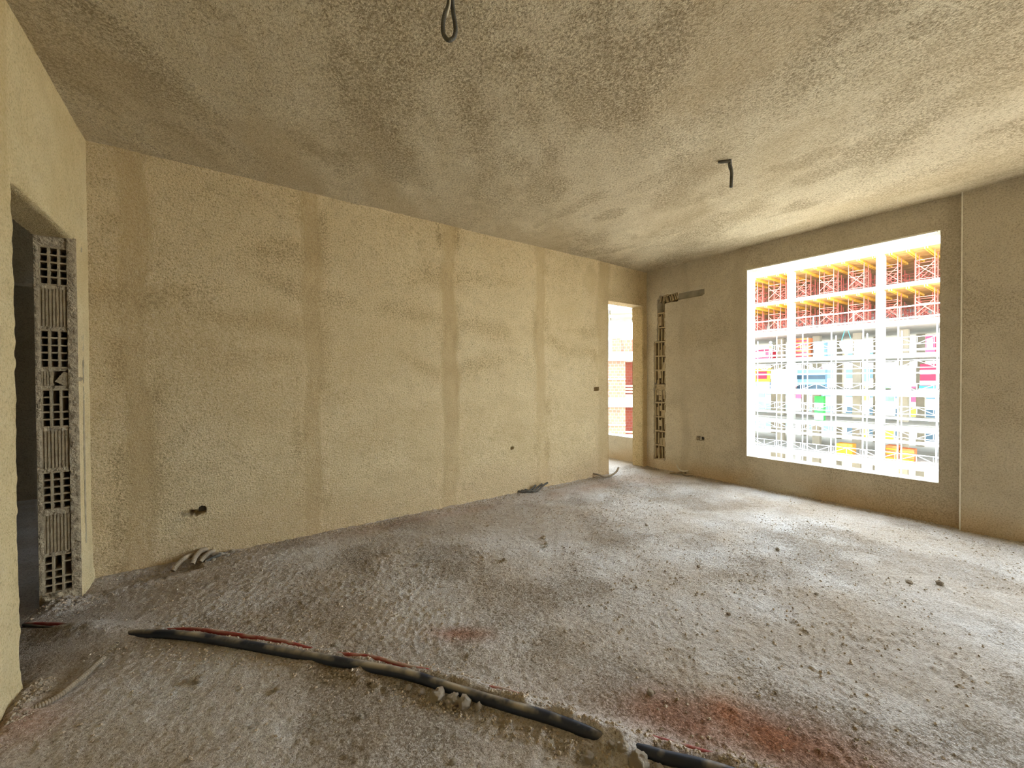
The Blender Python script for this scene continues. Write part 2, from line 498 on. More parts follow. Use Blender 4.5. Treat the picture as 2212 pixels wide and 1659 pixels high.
def stain_right(u, v):
    y = YB + 0.05 - u
    s = np.zeros_like(u)
    for k, (cy, w, amp) in enumerate(((3.07, 0.055, 0.65), (2.36, 0.06, 0.6), (0.66, 0.04, 0.45))):
        wob = (fbm(v * 2.2 + k * 5, u * 0 + k, 121, 3) - 0.5) * 0.12
        f = sstep(1.7, 0.4, np.abs(y - cy - wob) / w)
        s = np.maximum(s, f * amp * (0.5 + 0.7 * fbm(u * 14, v * 5, 141, 3)))
    s = np.maximum(s, 0.35 * sstep(0.45, 0.72, fbm(u * 1.7, v * 1.7, 151, 5)))
    return s
def pit_right(u, v):
    p = sstep(0.47, 0.66, fbm(u * 2.2, v * 2.2, 152, 5)) * 0.55
    return p
def tone_right(u, v):
    return 0.75 * sstep(0.30, 0.02, v) * sstep(0.25, 0.6, fbm(u * 1.7, v * 2, 188, 3))
us = lines([(0, uy(3.56), 0.02), (uy(3.56), uy(3.14), 0.007), (uy(3.14), uy(2.76), 0.010), (uy(2.76), uy(W1), 0.02), (uy(W1), uy(W0), 0.03), (uy(W0), uy(0.60), 0.018)])
vs = lines([(-0.06, 0.12, 0.012), (0.12, WZ0, 0.009), (WZ0, 0.46, 0.01), (0.46, 0.52, 0.005), (0.52, 2.26, 0.012), (2.26, 2.40, 0.007), (2.40, WZ1, 0.0158), (WZ1, H + 0.03, 0.015)])
wall_right = height_wall('wall_right', (XR, YB + 0.05, 0), (0, -1, 0), (0, 0, 1), (-1, 0, 0), us, vs, M['right'], disp_right, stain_right, tone_right, pit_right,
            holes=[(uy(W1), uy(W0), WZ0, WZ1)], thick=0.2, jit=0.003)
# pier standing 5 cm proud, and the wall with the wide balcony opening beyond it
XP = XR - 0.05
def stain_pier(u, v):
    s = 0.3 * sstep(0.48, 0.70, fbm(u * 1.6 + 4, v * 1.4, 251, 5))
    return s
us = lines([(0, 0.5, 0.014), (0.5, 0.8, 0.03), (0.8, 3.6, 0.1), (3.6, 3.85, 0.05)])
vs = lines([(-0.06, 2.60, 0.018), (2.60, H + 0.03, 0.018)])
height_wall('wall_right_pier', (XP, 0.60, 0), (0, -1, 0), (0, 0, 1), (-1, 0, 0), us, vs, M['right'], waves(15, 0.004, 0.0012), stain_pier, tone_right, pit_right,
            holes=[(0.8, 3.6, -0.06, 2.60)], thick=0.25, jit=0.003)

# ---- left wall with the doorway (its plane swings 0.85 degrees out of square)
la = 0.01484
UL = np.array([-la, -1, 0.0]); UL /= np.linalg.norm(UL)
NL = np.array([1, -la, 0.0]); NL /= np.linalg.norm(NL)
LD0, LD1, LDZ = 0.285, 1.118, 2.055
def disp_left(u, v):
    d = waves(23, 0.006, 0.002, 34)(u, v)
    e = np.minimum(np.abs(u - LD1), np.where(v < LDZ, 9, 0) + 0 * u + 9)
    # chipped arris round the opening
    d = d - 0.012 * sstep(0.03, 0.0, np.abs(u - LD1)) * (v < LDZ + 0.02) * fbm(u * 40, v * 22, 5, 2)
    d = d - 0.014 * sstep(0.035, 0.0, np.abs(v - LDZ)) * (u > LD0 - 0.02) * (u < LD1 + 0.02) * fbm(u * 30, v * 30, 6, 2)
    d = d + 0.02 * sstep(0.10, 0.0, v) * (fbm(u * 18, v * 18, 4, 2) - 0.2)
    return d
def stain_left(u, v):
    s = 0.5 * sstep(1.4, 0.7, np.abs(u - 1.20 - 0.03 * fbm(v * 2, u * 0, 4, 2)) / 0.05) * sstep(1.6, 2.2, v)
    s = np.maximum(s, 0.35 * sstep(0.5, 0.72, fbm(u * 2.2, v * 2.2, 351, 4)))
    return s
us = lines([(-0.05, LD0, 0.012), (LD0, LD1, 0.012), (LD1, 1.75, 0.012), (1.75, 6.95, 0.1)])
vs = lines([(-0.06, LDZ, 0.014), (LDZ, H + 0.03, 0.014)])
wall_left = height_wall('wall_left', (XL, YB, 0), UL, (0, 0, 1), NL, us, vs, M['left'], disp_left, stain_left, None,
            holes=[(LD0, LD1, -0.06, LDZ)], thick=0.155, jit=0.004, skip=((0, 'u0'),))

# ---- rear wall (behind the camera)
us = lines([(0, 5.75, 0.2)])
vs = lines([(-0.06, H + 0.03, 0.2)])
height_wall('wall_front', (-0.73, YR, 0), (1, 0, 0), (0, 0, 1), (0, 1, 0), us, vs, M['left'], waves(33, 0.004, 0.001), None, None, thick=0.2)

# ---- ceiling
def disp_ceil(u, v):
    d = waves(43, 0.010, 0.003, 22)(u, v)
    a = u * 0.8 + v * 0.6; b = -u * 0.6 + v * 0.8
    return d + 0.004 * (fbm(a * 2.2, b * 9, 45, 3) - 0.5) * 2
def stain_ceil(u, v):
    a = u * 0.55 + v * 0.83; b = -u * 0.83 + v * 0.55
    n = fbm(a * 1.1 + 0.6 * fbm(u * 2, v * 2, 5, 2), b * 2.0, 451, 5)
    s = 0.6 * sstep(0.42, 0.72, n)
    return np.maximum(s, 0.35 * sstep(0.5, 0.75, fbm(u * 0.9, v * 0.9, 455, 3)))
def pit_ceil(u, v):
    a = u * 0.55 + v * 0.83; b = -u * 0.83 + v * 0.55
    p = sstep(0.42, 0.70, fbm(a * 1.6 + 0.9 * fbm(u * 3, v * 3, 5, 3), b * 2.8, 451, 5))
    p2 = sstep(0.48, 0.68, fbm(u * 5.5, v * 2.2, 461, 4)) * sstep(2.2, 4.2, u)
    return 0.85 * np.maximum(p, p2)
us = lines([(0, 0.3, 0.02), (0.3, 6.05, 0.017)])
vs = lines([(0, 2.9, 0.1), (2.9, 7.05, 0.017)])
height_wall('ceiling', (XL - 0.25, YR - 0.15, H), (1, 0, 0), (0, 1, 0), (0, 0, -1), us, vs, M['ceil'], disp_ceil, stain_ceil, None, pit_ceil, thick=0.3)

# ---- floor
PIPE = [(-0.75, 3.06), (-0.52, 2.90), (-0.309, 2.719), (-0.122, 2.536), (0.057, 2.348), (0.259, 2.117), (0.474, 1.853), (0.631, 1.668), (0.743, 1.505), (0.831, 1.365), (0.895, 1.255), (0.99, 1.114), (1.073, 0.969), (1.166, 0.813), (1.262, 0.680), (1.36, 0.53), (1.45, 0.38), (1.52, 0.20)]
REDP = [(-0.80, 3.19), (-0.706, 3.11), (-0.587, 3.007), (-0.439, 2.869), (-0.257, 2.727), (-0.088, 2.584), (0.059, 2.429), (0.166, 2.311), (0.253, 2.217), (0.4, 2.039), (0.555, 1.859), (0.652, 1.721), (0.759, 1.581), (0.863, 1.417), (0.936, 1.327), (1.033, 1.162), (1.152, 0.975), (1.251, 0.819), (1.363, 0.643), (1.46, 0.47), (1.56, 0.26)]
def path_dist(P, x, y):
    """distance, signed side (+ right of travel) and arclength along a polyline"""
    best = np.full(x.shape, 9.0); side = np.zeros(x.shape); arc = np.zeros(x.shape); L = 0
    for (ax, ay), (bx, by) in zip(P[:-1], P[1:]):
        dx, dy = bx - ax, by - ay; l = math.hypot(dx, dy)
        t = np.clip(((x - ax) * dx + (y - ay) * dy) / (l * l), 0, 1)
        px, py = ax + t * dx, ay + t * dy
        d = np.hypot(x - px, y - py)
        s = ((y - ay) * dx - (x - ax) * dy) / l
        mm = d < best
        best = np.where(mm, d, best); side = np.where(mm, s, side); arc = np.where(mm, L + t * l, arc)
        L += l
    return best, side, arc
def bump1(a, c, w): return np.exp(-((a - c) / w) ** 2)
def floor_h(x, y, detail=True):
    und = 0.020 * (fbm(x * 0.9, y * 0.9, 500, 3) - 0.5) * 2 + 0.006 * (fbm(x * 5, y * 5, 510, 3) - 0.5) * 2
    db, sb, ab = path_dist(PIPE, x, y)
    und = und * (1 - 0.95 * np.exp(-(db / 0.16) ** 2)) * sstep(0.0, 0.10, YB - y)
    h = und
    if detail:
        a = x * 0.9 - y * 0.43; b = x * 0.43 + y * 0.9
        h = h + 0.0030 * (fbm(a * 9, b * 30, 520, 3) - 0.5) * 2
        m1 = sstep(0.42, 0.66, fbm(x * 1.5, y * 1.5, 530, 4))
        h = h + m1 * 0.0075 * np.clip(fbm(x * 48, y * 48, 540, 3) - 0.52, 0, 1) * 3.0
        h = h + 0.0030 * (fbm(x * 62, y * 62, 550, 1) - 0.5) * 2
    # sand banked against the two pipes; + side lies towards the window
    n1 = fbm(x * 11, y * 11, 570, 3); n2 = fbm(x * 45, y * 45, 575, 3)
    bank = 0.024 * np.exp(-((sb - 0.038) / 0.042) ** 2) * (db < 0.25) * (0.25 + 1.1 * n1)
    h = h + bank * sstep(0.3, 0.5, ab) * (0.75 + 1.05 * sstep(1.7, 2.3, ab))
    cover = np.clip(bump1(ab, 0.28, 0.20) + 0.55 * bump1(ab, 1.77, 0.06) + 0.35 * bump1(ab, 1.53, 0.07) + 1.0 * bump1(ab, 2.86, 0.075) + bump1(ab, 3.35, 0.14), 0, 1)
    cover = cover * sstep(0.30, 0.15, db)
    h = np.maximum(h, cover * (0.056 * np.exp(-(db / 0.072) ** 2)) * (0.8 + 0.35 * n2) + (1 - cover) * h)
    # loose crumbs thrown on the near side
    h = h + 0.012 * np.exp(-((sb + 0.06) / 0.035) ** 2) * np.clip(n2 - 0.42, 0, 1) * 3 * sstep(1.5, 1.9, ab) * (db < 0.2)
    # shallow trench along the foot of the long wall
    tr = sstep(3.40, 3.46, y + 0.06 * (fbm(x * 4, y * 0, 5, 2) - 0.5)) * sstep(3.62, 3.585, y) * sstep(-0.60, -0.48, x) * sstep(-0.05, -0.14, x)
    h = h - 0.032 * tr
    h = h + 0.020 * np.exp(-((y - 3.37) / 0.035) ** 2) * sstep(-0.62, -0.5, x) * sstep(0.15, -0.1, x) * (0.3 + n2)
    # crumbled mortar along the wall feet
    h = h + 0.018 * sstep(0.07, 0.0, YB - y) * fbm(x * 16, y * 16, 580, 3) * (1 - tr) + 0.014 * sstep(0.06, 0.0, XR - x) * fbm(x * 16, y * 16, 581, 3)
    h = h + 0.05 * np.exp(-(((x + 0.70) / 0.11) ** 2 + ((y - 3.33) / 0.10) ** 2)) * (0.4 + n2)
    h = h + 0.03 * np.exp(-(((x + 0.60) / 0.07) ** 2 + ((y - 2.36) / 0.22) ** 2)) * (0.4 + n2)
    return h
def floor_disp(u, v):
    return floor_h(u, v)
def floor_stain(x, y):
    s = 0.50 * sstep(0.40, 0.74, fbm(x * 1.6, y * 1.6, 600, 5))
    db, sb, ab = path_dist(PIPE, x, y)
    return s * (1 - 0.6 * np.exp(-(db / 0.12) ** 2))
def floor_pit(x, y):
    return sstep(0.44, 0.70, fbm(x * 2.3, y * 2.3, 605, 5))
def floor_tone(x, y):
    n = fbm(x * 5, y * 5, 620, 4)
    def blob(cx, cy, rx, ry, ang):
        c, s_ = math.cos(ang), math.sin(ang)
        a = (x - cx) * c + (y - cy) * s_; b = -(x - cx) * s_ + (y - cy) * c
        return np.exp(-((a / rx) ** 2 + (b / ry) ** 2))
    t = 1.35 * blob(1.50, 0.70, 0.40, 0.14, -0.9) + 0.85 * blob(0.95, 1.79, 0.16, 0.06, -0.7) + 0.7 * blob(-0.56, 2.23, 0.12, 0.10, 0) + 0.35 * blob(3.6, 3.35, 0.8, 0.14, 0.0) + 0.3 * blob(4.5, 3.1, 0.4, 0.15, 0.0) + 0.3 * blob(1.6, 3.5, 0.8, 0.12, 0)
    return np.clip(t * (0.25 + 1.1 * n), 0, 0.9)
us = lines([(-0.95, 2.1, 0.0075), (2.1, 5.25, 0.014)])
vs = lines([(YR - 0.2, 0.1, 0.1), (0.1, 2.5, 0.0075), (2.5, 3.85, 0.0095)])
floor = height_wall('floor', (0, 0, 0), (1, 0, 0), (0, 1, 0), (0, 0, 1), us, vs, M['floor'], floor_disp, floor_stain, floor_tone, floor_pit, thick=0.3)
print('tris so far', sum(len(o.data.polygons) * 2 for o in C.objects if o.type == 'MESH'))

# ---- the room behind the long wall, seen through the doorway
us = lines([(0, 1.75, 0.02)]); vs = lines([(0, 4.2, 0.05)])
height_wall('floor_far_room', (3.6, 3.80, 0.0), (1, 0, 0), (0, 1, 0), (0, 0, 1), us, vs, M['floor'], lambda u, v: waves(63, 0.008, 0.004)(u, v) - 0.004, None, None, thick=0.3)
us = lines([(-0.2, 0.2, 0.05), (0.2, 2.3, 0.03), (2.3, 4.2, 0.1)]); vs = lines([(-0.1, 0.36, 0.02), (0.36, 2.5, 0.1), (2.5, H + 0.03, 0.05)])
height_wall('wall_far_room_window', (5.1, 3.83, 0), (0, 1, 0), (0, 0, 1), (-1, 0, 0), us, vs, M['right'], waves(64, 0.004, 0.0015), None, tone_right,
            holes=[(0.0, 2.1, 0.36, 2.5)], thick=0.2, jit=0.004)
mb = MB(); mb.box((3.4, 7.9, -0.2), (5.4, 8.1, 3.0)); tag(mb.build('wall_far_room_end', M['right']), kind='structure')
mb = MB(); mb.box((3.4, 3.8, -0.2), (3.6, 8.1, 3.0)); tag(mb.build('wall_far_room_side', M['right']), kind='structure')
mb = MB(); mb.box((3.4, 3.70, H), (5.5, 8.1, H + 0.3)); tag(mb.build('ceiling_far_room', M['ceil']), kind='structure')

# ---- the dark room behind the left doorway
mb = MB(); mb.box((-3.2, 1.6, -0.3), (-0.80, 6.6, -0.012)); tag(mb.build('floor_dark_room', M['floor']), kind='structure')
mb = MB(); mb.box((-3.2, 1.6, H), (-0.82, 6.6, H + 0.3)); tag(mb.build('ceiling_dark_room', M['ceil']), kind='structure')
mb = MB(); mb.box((-3.4, 1.4, -0.3), (-3.2, 6.8, 3.0)); tag(mb.build('wall_dark_room_side', M['right']), kind='structure')
mb = MB(); mb.box((-3.4, 1.4, -0.3), (-0.79, 1.6, 3.0)); tag(mb.build('wall_dark_room_front', M['right']), kind='structure')
mb = MB(); mb.box((-3.4, 6.6, -0.3), (-0.6, 6.8, 3.0)); tag(mb.build('wall_dark_room_end', M['right']), kind='structure')
mb = MB(); mb.box((-0.70, YB + 0.02, -0.3), (-0.55, 6.8, 3.0)); tag(mb.build('wall_dark_room_back', M['right']), kind='structure')
mb = MB(); mb.box((-3.2, 4.66, 1.99), (-0.70, 4.82, 2.80)); mb.box((-3.2, 4.66, -0.3), (-1.9, 4.82, 1.99)); mb.box((-0.86, 4.66, -0.3), (-0.70, 4.82, 1.99))
tag(mb.build('wall_dark_room_doorway', M['right']), kind='structure')

# ---- jamb of the left doorway: hollow bricks, ribbed bricks and mortar
JY = 3.365
def hollow_brick(rows=5, cols=3, w=0.122, h=0.215, dep=0.12, broken=()):
    mb = MB(); web = 0.0085
    cw = (w - web) / cols; ch = (h - web) / rows
    for i in range(cols + 1):
        x = -w / 2 + i * cw
        mb.box((x, 0, 0), (x + web, dep, h))
    for j in range(rows + 1):
        z = j * ch
        for i in range(cols):
            if (i, j) in broken: continue
            x = -w / 2 + i * cw + web
            mb.box((x, 0.001, z), (x + cw - web, dep, z + web))
    mb.box((-w / 2, dep, 0), (w / 2, dep + 0.01, h))
    return mb
def ribbed_brick(w=0.122, h=0.215, dep=0.12, ribs=9):
    mb = MB(); mb.box((-w / 2, 0.006, 0), (w / 2, dep, h))
    p = w / ribs
    for i in range(ribs):
        x = -w / 2 + i * p
        mb.box((x + p * 0.22, 0, 0.004), (x + p * 0.80, 0.007, h - 0.004))
    return mb
hb = hollow_brick().mesh('hollow_brick', M['brick'])
hbx = hollow_brick(broken=((1, 4), (2, 3))).mesh('hollow_brick_chipped', M['brick'])
rb = ribbed_brick().mesh('ribbed_brick', M['brick'])
jx = XL - 0.0042 - 0.082
course = [('h', 1.785), ('r', 1.555), ('h', 1.325), ('b', 1.225), ('h', 0.995), ('r', 0.765), ('h', 0.535), ('r', 0.295), ('h', 0.070)]
for k, (t, z) in enumerate(course):
    dx = random.uniform(-0.004, 0.004)
    if t == 'h': inst('brick', hbx if k in (4, 8) else hb, wall_left, (jx + dx, JY, z))
    elif t == 'r': inst('brick', rb, wall_left, (jx + dx, JY + 0.004, z), (0, 0, random.uniform(-0.03, 0.03)))
    else:
        mb = MB(); mb.box((-0.058, 0.010, 0), (-0.012, 0.12, 0.085))
        for i in range(4): mb.box((-0.056 + i * 0.011, 0.003, 0.004), (-0.049 + i * 0.011, 0.011, 0.082))
        mb.build('brick', M['brick'], wall_left, loc=(jx, JY, z))
        mb = MB(); R_ = Matrix.Rotation(0.55, 4, 'Y'); mb.box((-0.012, 0.004, -0.012), (0.062, 0.10, 0.055), R_); mb.build('brick', M['brick'], wall_left, loc=(jx + 0.012, JY, z + 0.03))
# mortar behind, between and beside the bricks: rough height fields
def rough_patch(name, x0, x1, z0, z1, y, amp, seed, parent):
    us = np.linspace(x0, x1, max(4, int((x1 - x0) / 0.006))); vs = np.linspace(z0, z1, max(4, int((z1 - z0) / 0.006)))
    uu, vv = np.meshgrid(us, vs, indexing='ij')
    d = amp * (fbm(uu * 45, vv * 45, seed, 3) - 0.35) * 2 * np.minimum(1, np.minimum(uu - x0, x1 - uu) / 0.008 + 0.3)
    P = np.stack([uu, y - d, vv], -1).reshape(-1, 3)
    idx = np.arange(len(us) * len(vs)).reshape(len(us), len(vs))
    q = np.stack([idx[:-1, :-1], idx[1:, :-1], idx[1:, 1:], idx[:-1, 1:]], -1).reshape(-1, 4)
    return mesh_np(name, P, q, M['mortar'], parent)
zs = [z for _, z in course]
tops = [2.07] + [z for z in zs[:-1]]
for k, z in enumerate(zs):
    top = z + (0.088 if course[k][0] == 'b' else 0.215)
    rough_patch('mortar_joint', jx - 0.064, jx + 0.064, top - 0.003, tops[k] + 0.003, JY + 0.006, 0.008, 700 + k, wall_left)
rough_patch('mortar_joint', jx - 0.064, jx + 0.064, -0.03, 0.075, JY - 0.008, 0.014, 720, wall_left)
rough_patch('mortar_joint', jx + 0.050, XL + 0.004, 0.0, 2.06, JY - 0.002, 0.008, 721, wall_left)
rough_patch('mortar_joint', jx - 0.076, jx - 0.056, 0.0, 2.06, JY - 0.001, 0.005, 722, wall_left)
mb = MB(); mb.box((XL - 0.16, JY + 0.13, -0.05), (XL - 0.002, JY + 0.16, 2.06)); mb.box((XL - 0.165, JY + 0.008, -0.05), (XL - 0.152, JY + 0.16, 2.06))
mb.build('mortar_bed', M['mortar'], wall_left)

# ---- chase hacked into the window wall: broken bricks and the bared lintel
def broken_brick(w, h, seed):
    """hollow brick hacked open: upright webs with tall slots between, some face shell left"""
    r = random.Random(seed); mb = MB()
    n = 3 if w > 0.12 else 2
    for i in range(n + 1):
        y = -w / 2 + i * (w - 0.014) / n
        mb.box((r.uniform(0.0, 0.018) if i % n else 0.002, y, r.uniform(0, 0.02)), (0.095, y + 0.014, h - r.uniform(0.0, 0.02)))
    for i in range(n):
        if r.random() < 0.7:
            y = -w / 2 + i * (w - 0.014) / n + 0.012
            c = r.choice([0.0, r.uniform(0, h * 0.5)]); d = min(h, c + r.uniform(0.06, 0.14))
            y1 = y + (w - 0.014) / n * r.uniform(0.55, 1.0)
            x = r.uniform(0.004, 0.03)
            R_ = Matrix.Rotation(r.uniform(-0.12, 0.12), 4, 'X')
            mb.box((x, y, c), (x + 0.012, y1, d), R_)
    mb.box((r.uniform(0.0, 0.01), -w / 2, h - 0.004), (0.095, w / 2, h + 0.014))
    return mb
z = 0.14
for k in range(12):
    w = 0.165 if z < 1.72 else 0.105
    yc = 3.443 if z < 1.72 else 3.42
    h = 0.185
    if z + h > 2.33: break
    inst('brick', broken_brick(w, h, 900 + k).mesh('broken_brick', M['brick']), wall_right, (XR + 0.008, yc, z), (random.uniform(-0.03, 0.03), 0, 0))
    z += 0.196 if k != 4 else 0.25
for k in range(4):
    inst('brick', broken_brick(0.075, 0.10, 950 + k).mesh('broken_brick', M['brick']), wall_right, (XR + 0.004, 3.41 - 0.072 * k, 2.275 + 0.004 * k), (random.uniform(-0.4, 0.4), 0, 0))
rough = MB()
mb = MB(); mb.box((XR + 0.016, 2.79, 2.28), (XR + 0.05, 3.165, 2.385)); mb.build('lintel', M['lintel'], wall_right)
# mortar course bared half way up
us_ = np.linspace(3.36, 3.53, 30); vs_ = np.linspace(1.02, 1.17, 26)
uu, vv = np.meshgrid(us_, vs_, indexing='ij')
dd = 0.022 * (fbm(uu * 26, vv * 40, 77, 3) - 0.3)
PP = np.stack([XR + 0.03 - dd, uu, vv], -1).reshape(-1, 3); ii = np.arange(30 * 26).reshape(30, 26)
mesh_np('mortar_bed', PP, np.stack([ii[:-1, :-1], ii[:-1, 1:], ii[1:, 1:], ii[1:, :-1]], -1).reshape(-1, 4), M['mortar'], wall_right)
# socket boxes in the two walls
for (cy, cz, ry, rz) in SOCK_R:
    MB().box((XR + 0.062, cy - ry, cz - rz), (XR + 0.075, cy + ry, cz + rz)).build('socket_box', M['dark'], wall_right)
mb = MB().box((XR + 0.004, 2.846, 0.470), (XR + 0.02, 2.853, 0.512)); mb.build('socket_divider', M['pale'], wall_right)
wall_back = bpy.data.objects['wall_back']
for (cx, cz, rx, rz) in SOCK_L[2:]:
    MB().box((cx - rx, YB + 0.062, cz - rz), (cx + rx, YB + 0.075, cz + rz)).build('socket_box', M['dark'], wall_back)

# ---- corner beads
t1 = MB(); t1.box((XR - 0.007, W0 + 0.02, WZ1 - 0.010), (XR + 0.03, W1 + 0.01, WZ1 + 0.004)); tag(t1.build('trim_1', M['bead']), kind='structure')
t2 = MB(); t2.box((XP - 0.004, 0.594, 0.0), (XP + 0.004, 0.603, H)); tag(t2.build('trim_2', M['bead']), kind='structure')
t3 = MB(); t3.box((XR - 0.005, W1 - 0.004, WZ0 + 0.01), (XR + 0.004, W1 + 0.006, WZ1)); tag(t3.build('trim_3', M['bead']), kind='structure')

# ------------------------------------------------------------------ pipes on the floor
def corrug(path, r, pitch=0.006, amp=0.18):
    """resample a path finely with ribbed radii"""
    P = [Vector(p) for p in path]
    L = [0]
    for a, b in zip(P[:-1], P[1:]): L.append(L[-1] + (b - a).length)
    n = int(L[-1] / (pitch / 3)); out = []; rad = []
    j = 0
    for i in range(n + 1):
        s = L[-1] * i / n
        while j < len(L) - 2 and L[j + 1] < s: j += 1
        t = (s - L[j]) / max(1e-6, L[j + 1] - L[j])
        out.append(P[j].lerp(P[j + 1], t)); rad.append(r * (1 - amp * (i % 3 == 0)))
    return out, rad

pts = smooth_path([(-0.44, 2.83, -0.035), (-0.38, 2.78, -0.012)] + [(x, y, 0.008 if i == 0 else 0.019 + 0.004 * math.sin(i * 1.7)) for i, (x, y) in enumerate(PIPE[2:])], 14)
tag(MB().tube(pts, 0.0205, 14).build('black_pipe', M['black'], smooth=True), 'thick black plastic pipe half buried in sand across the floor', 'pipe')
pts = smooth_path([(x, y, (0.016 if i in (5, 6, 7, 8) else 0.008 if i in (1, 2, 3) else 0.0155 if i in (10, 11, 12, 13, 14) else 0.010 if i in (17, 18, 19) else 0.001)) for i, (x, y) in enumerate(REDP)], 14)
tag(MB().tube(pts, 0.0105, 12).build('red_pipe', M['red'], smooth=True), 'thin dark red plastic pipe running beside the black pipe', 'pipe')
pts = smooth_path([(-0.80, 3.17, 0.010), (-0.679, 3.05, 0.011), (-0.542, 2.925, 0.012), (-0.45, 2.83, 0.004)], 10)
tag(MB().tube(pts, 0.0065, 10).build('grey_pipe', M['greyd'], smooth=True), 'short thin dark grey pipe by the doorway with the bared bricks', 'pipe')
# corrugated conduit by the left pier, its end uncoiled
path = smooth_path([(-0.66, 2.275, 0.012), (-0.603, 2.315, 0.014), (-0.544, 2.323, 0.018), (-0.496, 2.36, 0.020), (-0.468, 2.417, 0.020), (-0.434, 2.493, 0.020), (-0.408, 2.55, 0.024)], 12)
op, orad = corrug(path, 0.0115, 0.008, 0.22)
cr = empty('corrugated_conduit', (-0.66, 2.275, 0.0))
tag(cr, 'sand coloured corrugated conduit curling from the foot of the left pier', 'conduit')
mb = MB().tube([p - Vector((-0.66, 2.275, 0)) for p in op], orad, 10, hollow=0.7); mb.build('ribbed_tube', M['grey'], cr, smooth=False)
coil = []
d0 = Vector((0.030, 0.062, 0.016)).normalized(); s0 = Vector((-0.408, 2.55, 0.024)) - Vector((-0.66, 2.275, 0))
u0 = d0.cross(Vector((0, 0, 1))).normalized(); w0 = d0.cross(u0)
for i in range(76):
    a = i * 2 * math.pi / 12
    coil.append(s0 + d0 * (0.0011 * i) + (u0 * math.cos(a) + w0 * math.sin(a)) * 0.009)
MB().tube(coil, 0.0015, 5).build('uncoiled_end', M['grey'], cr, smooth=True)
pts = smooth_path([(-0.66, 2.36, 0.006), (-0.62, 2.375, 0.013), (-0.585, 2.372, 0.012), (-0.56, 2.365, 0.002)], 8)
tag(MB().tube(pts, 0.010, 10).build('red_pipe_end', M['red'], smooth=True), 'short red pipe end poking out beside the corrugated conduit', 'pipe')

# conduit cluster in the trench at the foot of the long wall
def conduit(name, pts, r, mat, label, group, hollow=0.68, ribs=True):
    base = Vector(pts[0])
    pp = smooth_path([Vector(p) - base for p in pts], 10)
    if ribs: pp, rad = corrug(pp, r, r * 0.55, 0.12)
    else: rad = r
    o = MB().tube(pp, rad, 12, hollow=hollow).build(name, mat, smooth=not ribs, loc=tuple(base))
    tag(o, label, 'conduit', group)
    return o
g1 = 'conduit stubs in the trench at the foot of the long wall'
SL_ = 'grey conduit stub bending out of the wall foot over the trench'
conduit('conduit_stub', [(-0.105, 3.655, 0.02), (-0.15, 3.60, 0.050), (-0.195, 3.545, 0.038), (-0.228, 3.500, 0.004)], 0.0155, M['grey'], SL_, g1)
conduit('conduit_stub', [(-0.05, 3.665, 0.05), (-0.085, 3.615, 0.060), (-0.115, 3.56, 0.042), (-0.128, 3.525, 0.014)], 0.0165, M['grey'], SL_, g1)
conduit('conduit_stub', [(-0.01, 3.66, 0.03), (-0.035, 3.61, 0.040), (-0.065, 3.565, 0.030), (-0.085, 3.535, 0.012)], 0.0155, M['grey'], SL_, g1)
conduit('conduit_stub', [(0.05, 3.62, 0.012), (0.02, 3.585, 0.018), (-0.02, 3.56, 0.015), (-0.055, 3.535, 0.010)], 0.011, M['greyd'], 'thin dark conduit stub lowest beside the crumbled mortar', g1)
g2 = 'dark conduit ends by the small round hole'
for k, (dx, dz, ex) in enumerate(((0.0, 0.0, 0.0), (0.05, 0.004, 0.07), (0.10, 0.002, 0.13))):
    conduit('conduit_end', [(2.70 + dx, 3.67, 0.02), (2.73 + dx, 3.612 - 0.026 * k, 0.020 + dz), (2.80 + dx, 3.600 - 0.026 * k, 0.016), (2.88 + dx, 3.606 - 0.026 * k, 0.032 + 0.012 * k), (2.93 + ex, 3.616 - 0.026 * k, 0.058 + 0.010 * k)], 0.011, M['greyd'], 'dark bent conduit end lying at the long wall foot', g2)
conduit('conduit_end', [(3.90, 3.66, 0.05), (3.92, 3.585, 0.045), (3.98, 3.545, 0.024), (4.10, 3.53, 0.025), (4.20, 3.535, 0.055), (4.26, 3.55, 0.098)], 0.012, M['grey'], 'long grey conduit curving up past the far doorway edge', None)
g3 = 'pale conduit ends at the window wall foot'
conduit('conduit_end', [(5.00, 3.02, 0.055), (4.93, 3.03, 0.052), (4.90, 3.07, 0.058), (4.92, 3.12, 0.088), (4.93, 3.145, 0.115)], 0.010, M['pale'], 'pale conduit end rising against the window wall', None)
conduit('conduit_end', [(5.00, 3.055, 0.018), (4.91, 3.03, 0.018), (4.88, 2.97, 0.018), (4.91, 2.90, 0.032)], 0.012, M['grey'], 'grey conduit end lying flat under the window wall socket', None)
conduit('conduit_end', [(5.00, 3.105, 0.018), (4.90, 3.115, 0.020), (4.86, 3.15, 0.020), (4.85, 3.19, 0.012)], 0.011, M['grey'], 'stubby grey conduit end pointing at the doorway corner', None)

# ------------------------------------------------------------------ conduits hanging from the ceiling
lp = empty('ceiling_conduit_loop', (0.762, 1.46, H))
tag(lp, 'dark conduit loop hanging from the ceiling plaster', 'conduit')
hx = rt * 1.0
def lo(a, b, z): return Vector((hx.x * a + fw.x * b, hx.y * a + fw.y * b, z))
pts = smooth_path([lo(-0.002, 0, 0.02), lo(-0.004, 0, -0.04), lo(-0.018, 0.0, -0.075), lo(-0.026, 0.0, -0.115), lo(-0.024, 0.003, -0.150), lo(-0.008, 0.004, -0.172), lo(0.012, 0.004, -0.166), lo(0.022, 0.006, -0.140), lo(0.020, 0.008, -0.105), lo(0.014, 0.010, -0.070), lo(0.010, 0.012, -0.030), lo(0.008, 0.012, 0.02)], 8)
pp, rad = corrug(pts, 0.0085, 0.007, 0.14)
MB().tube(pp, rad, 12).build('loop', M['greyd'], lp, smooth=True)
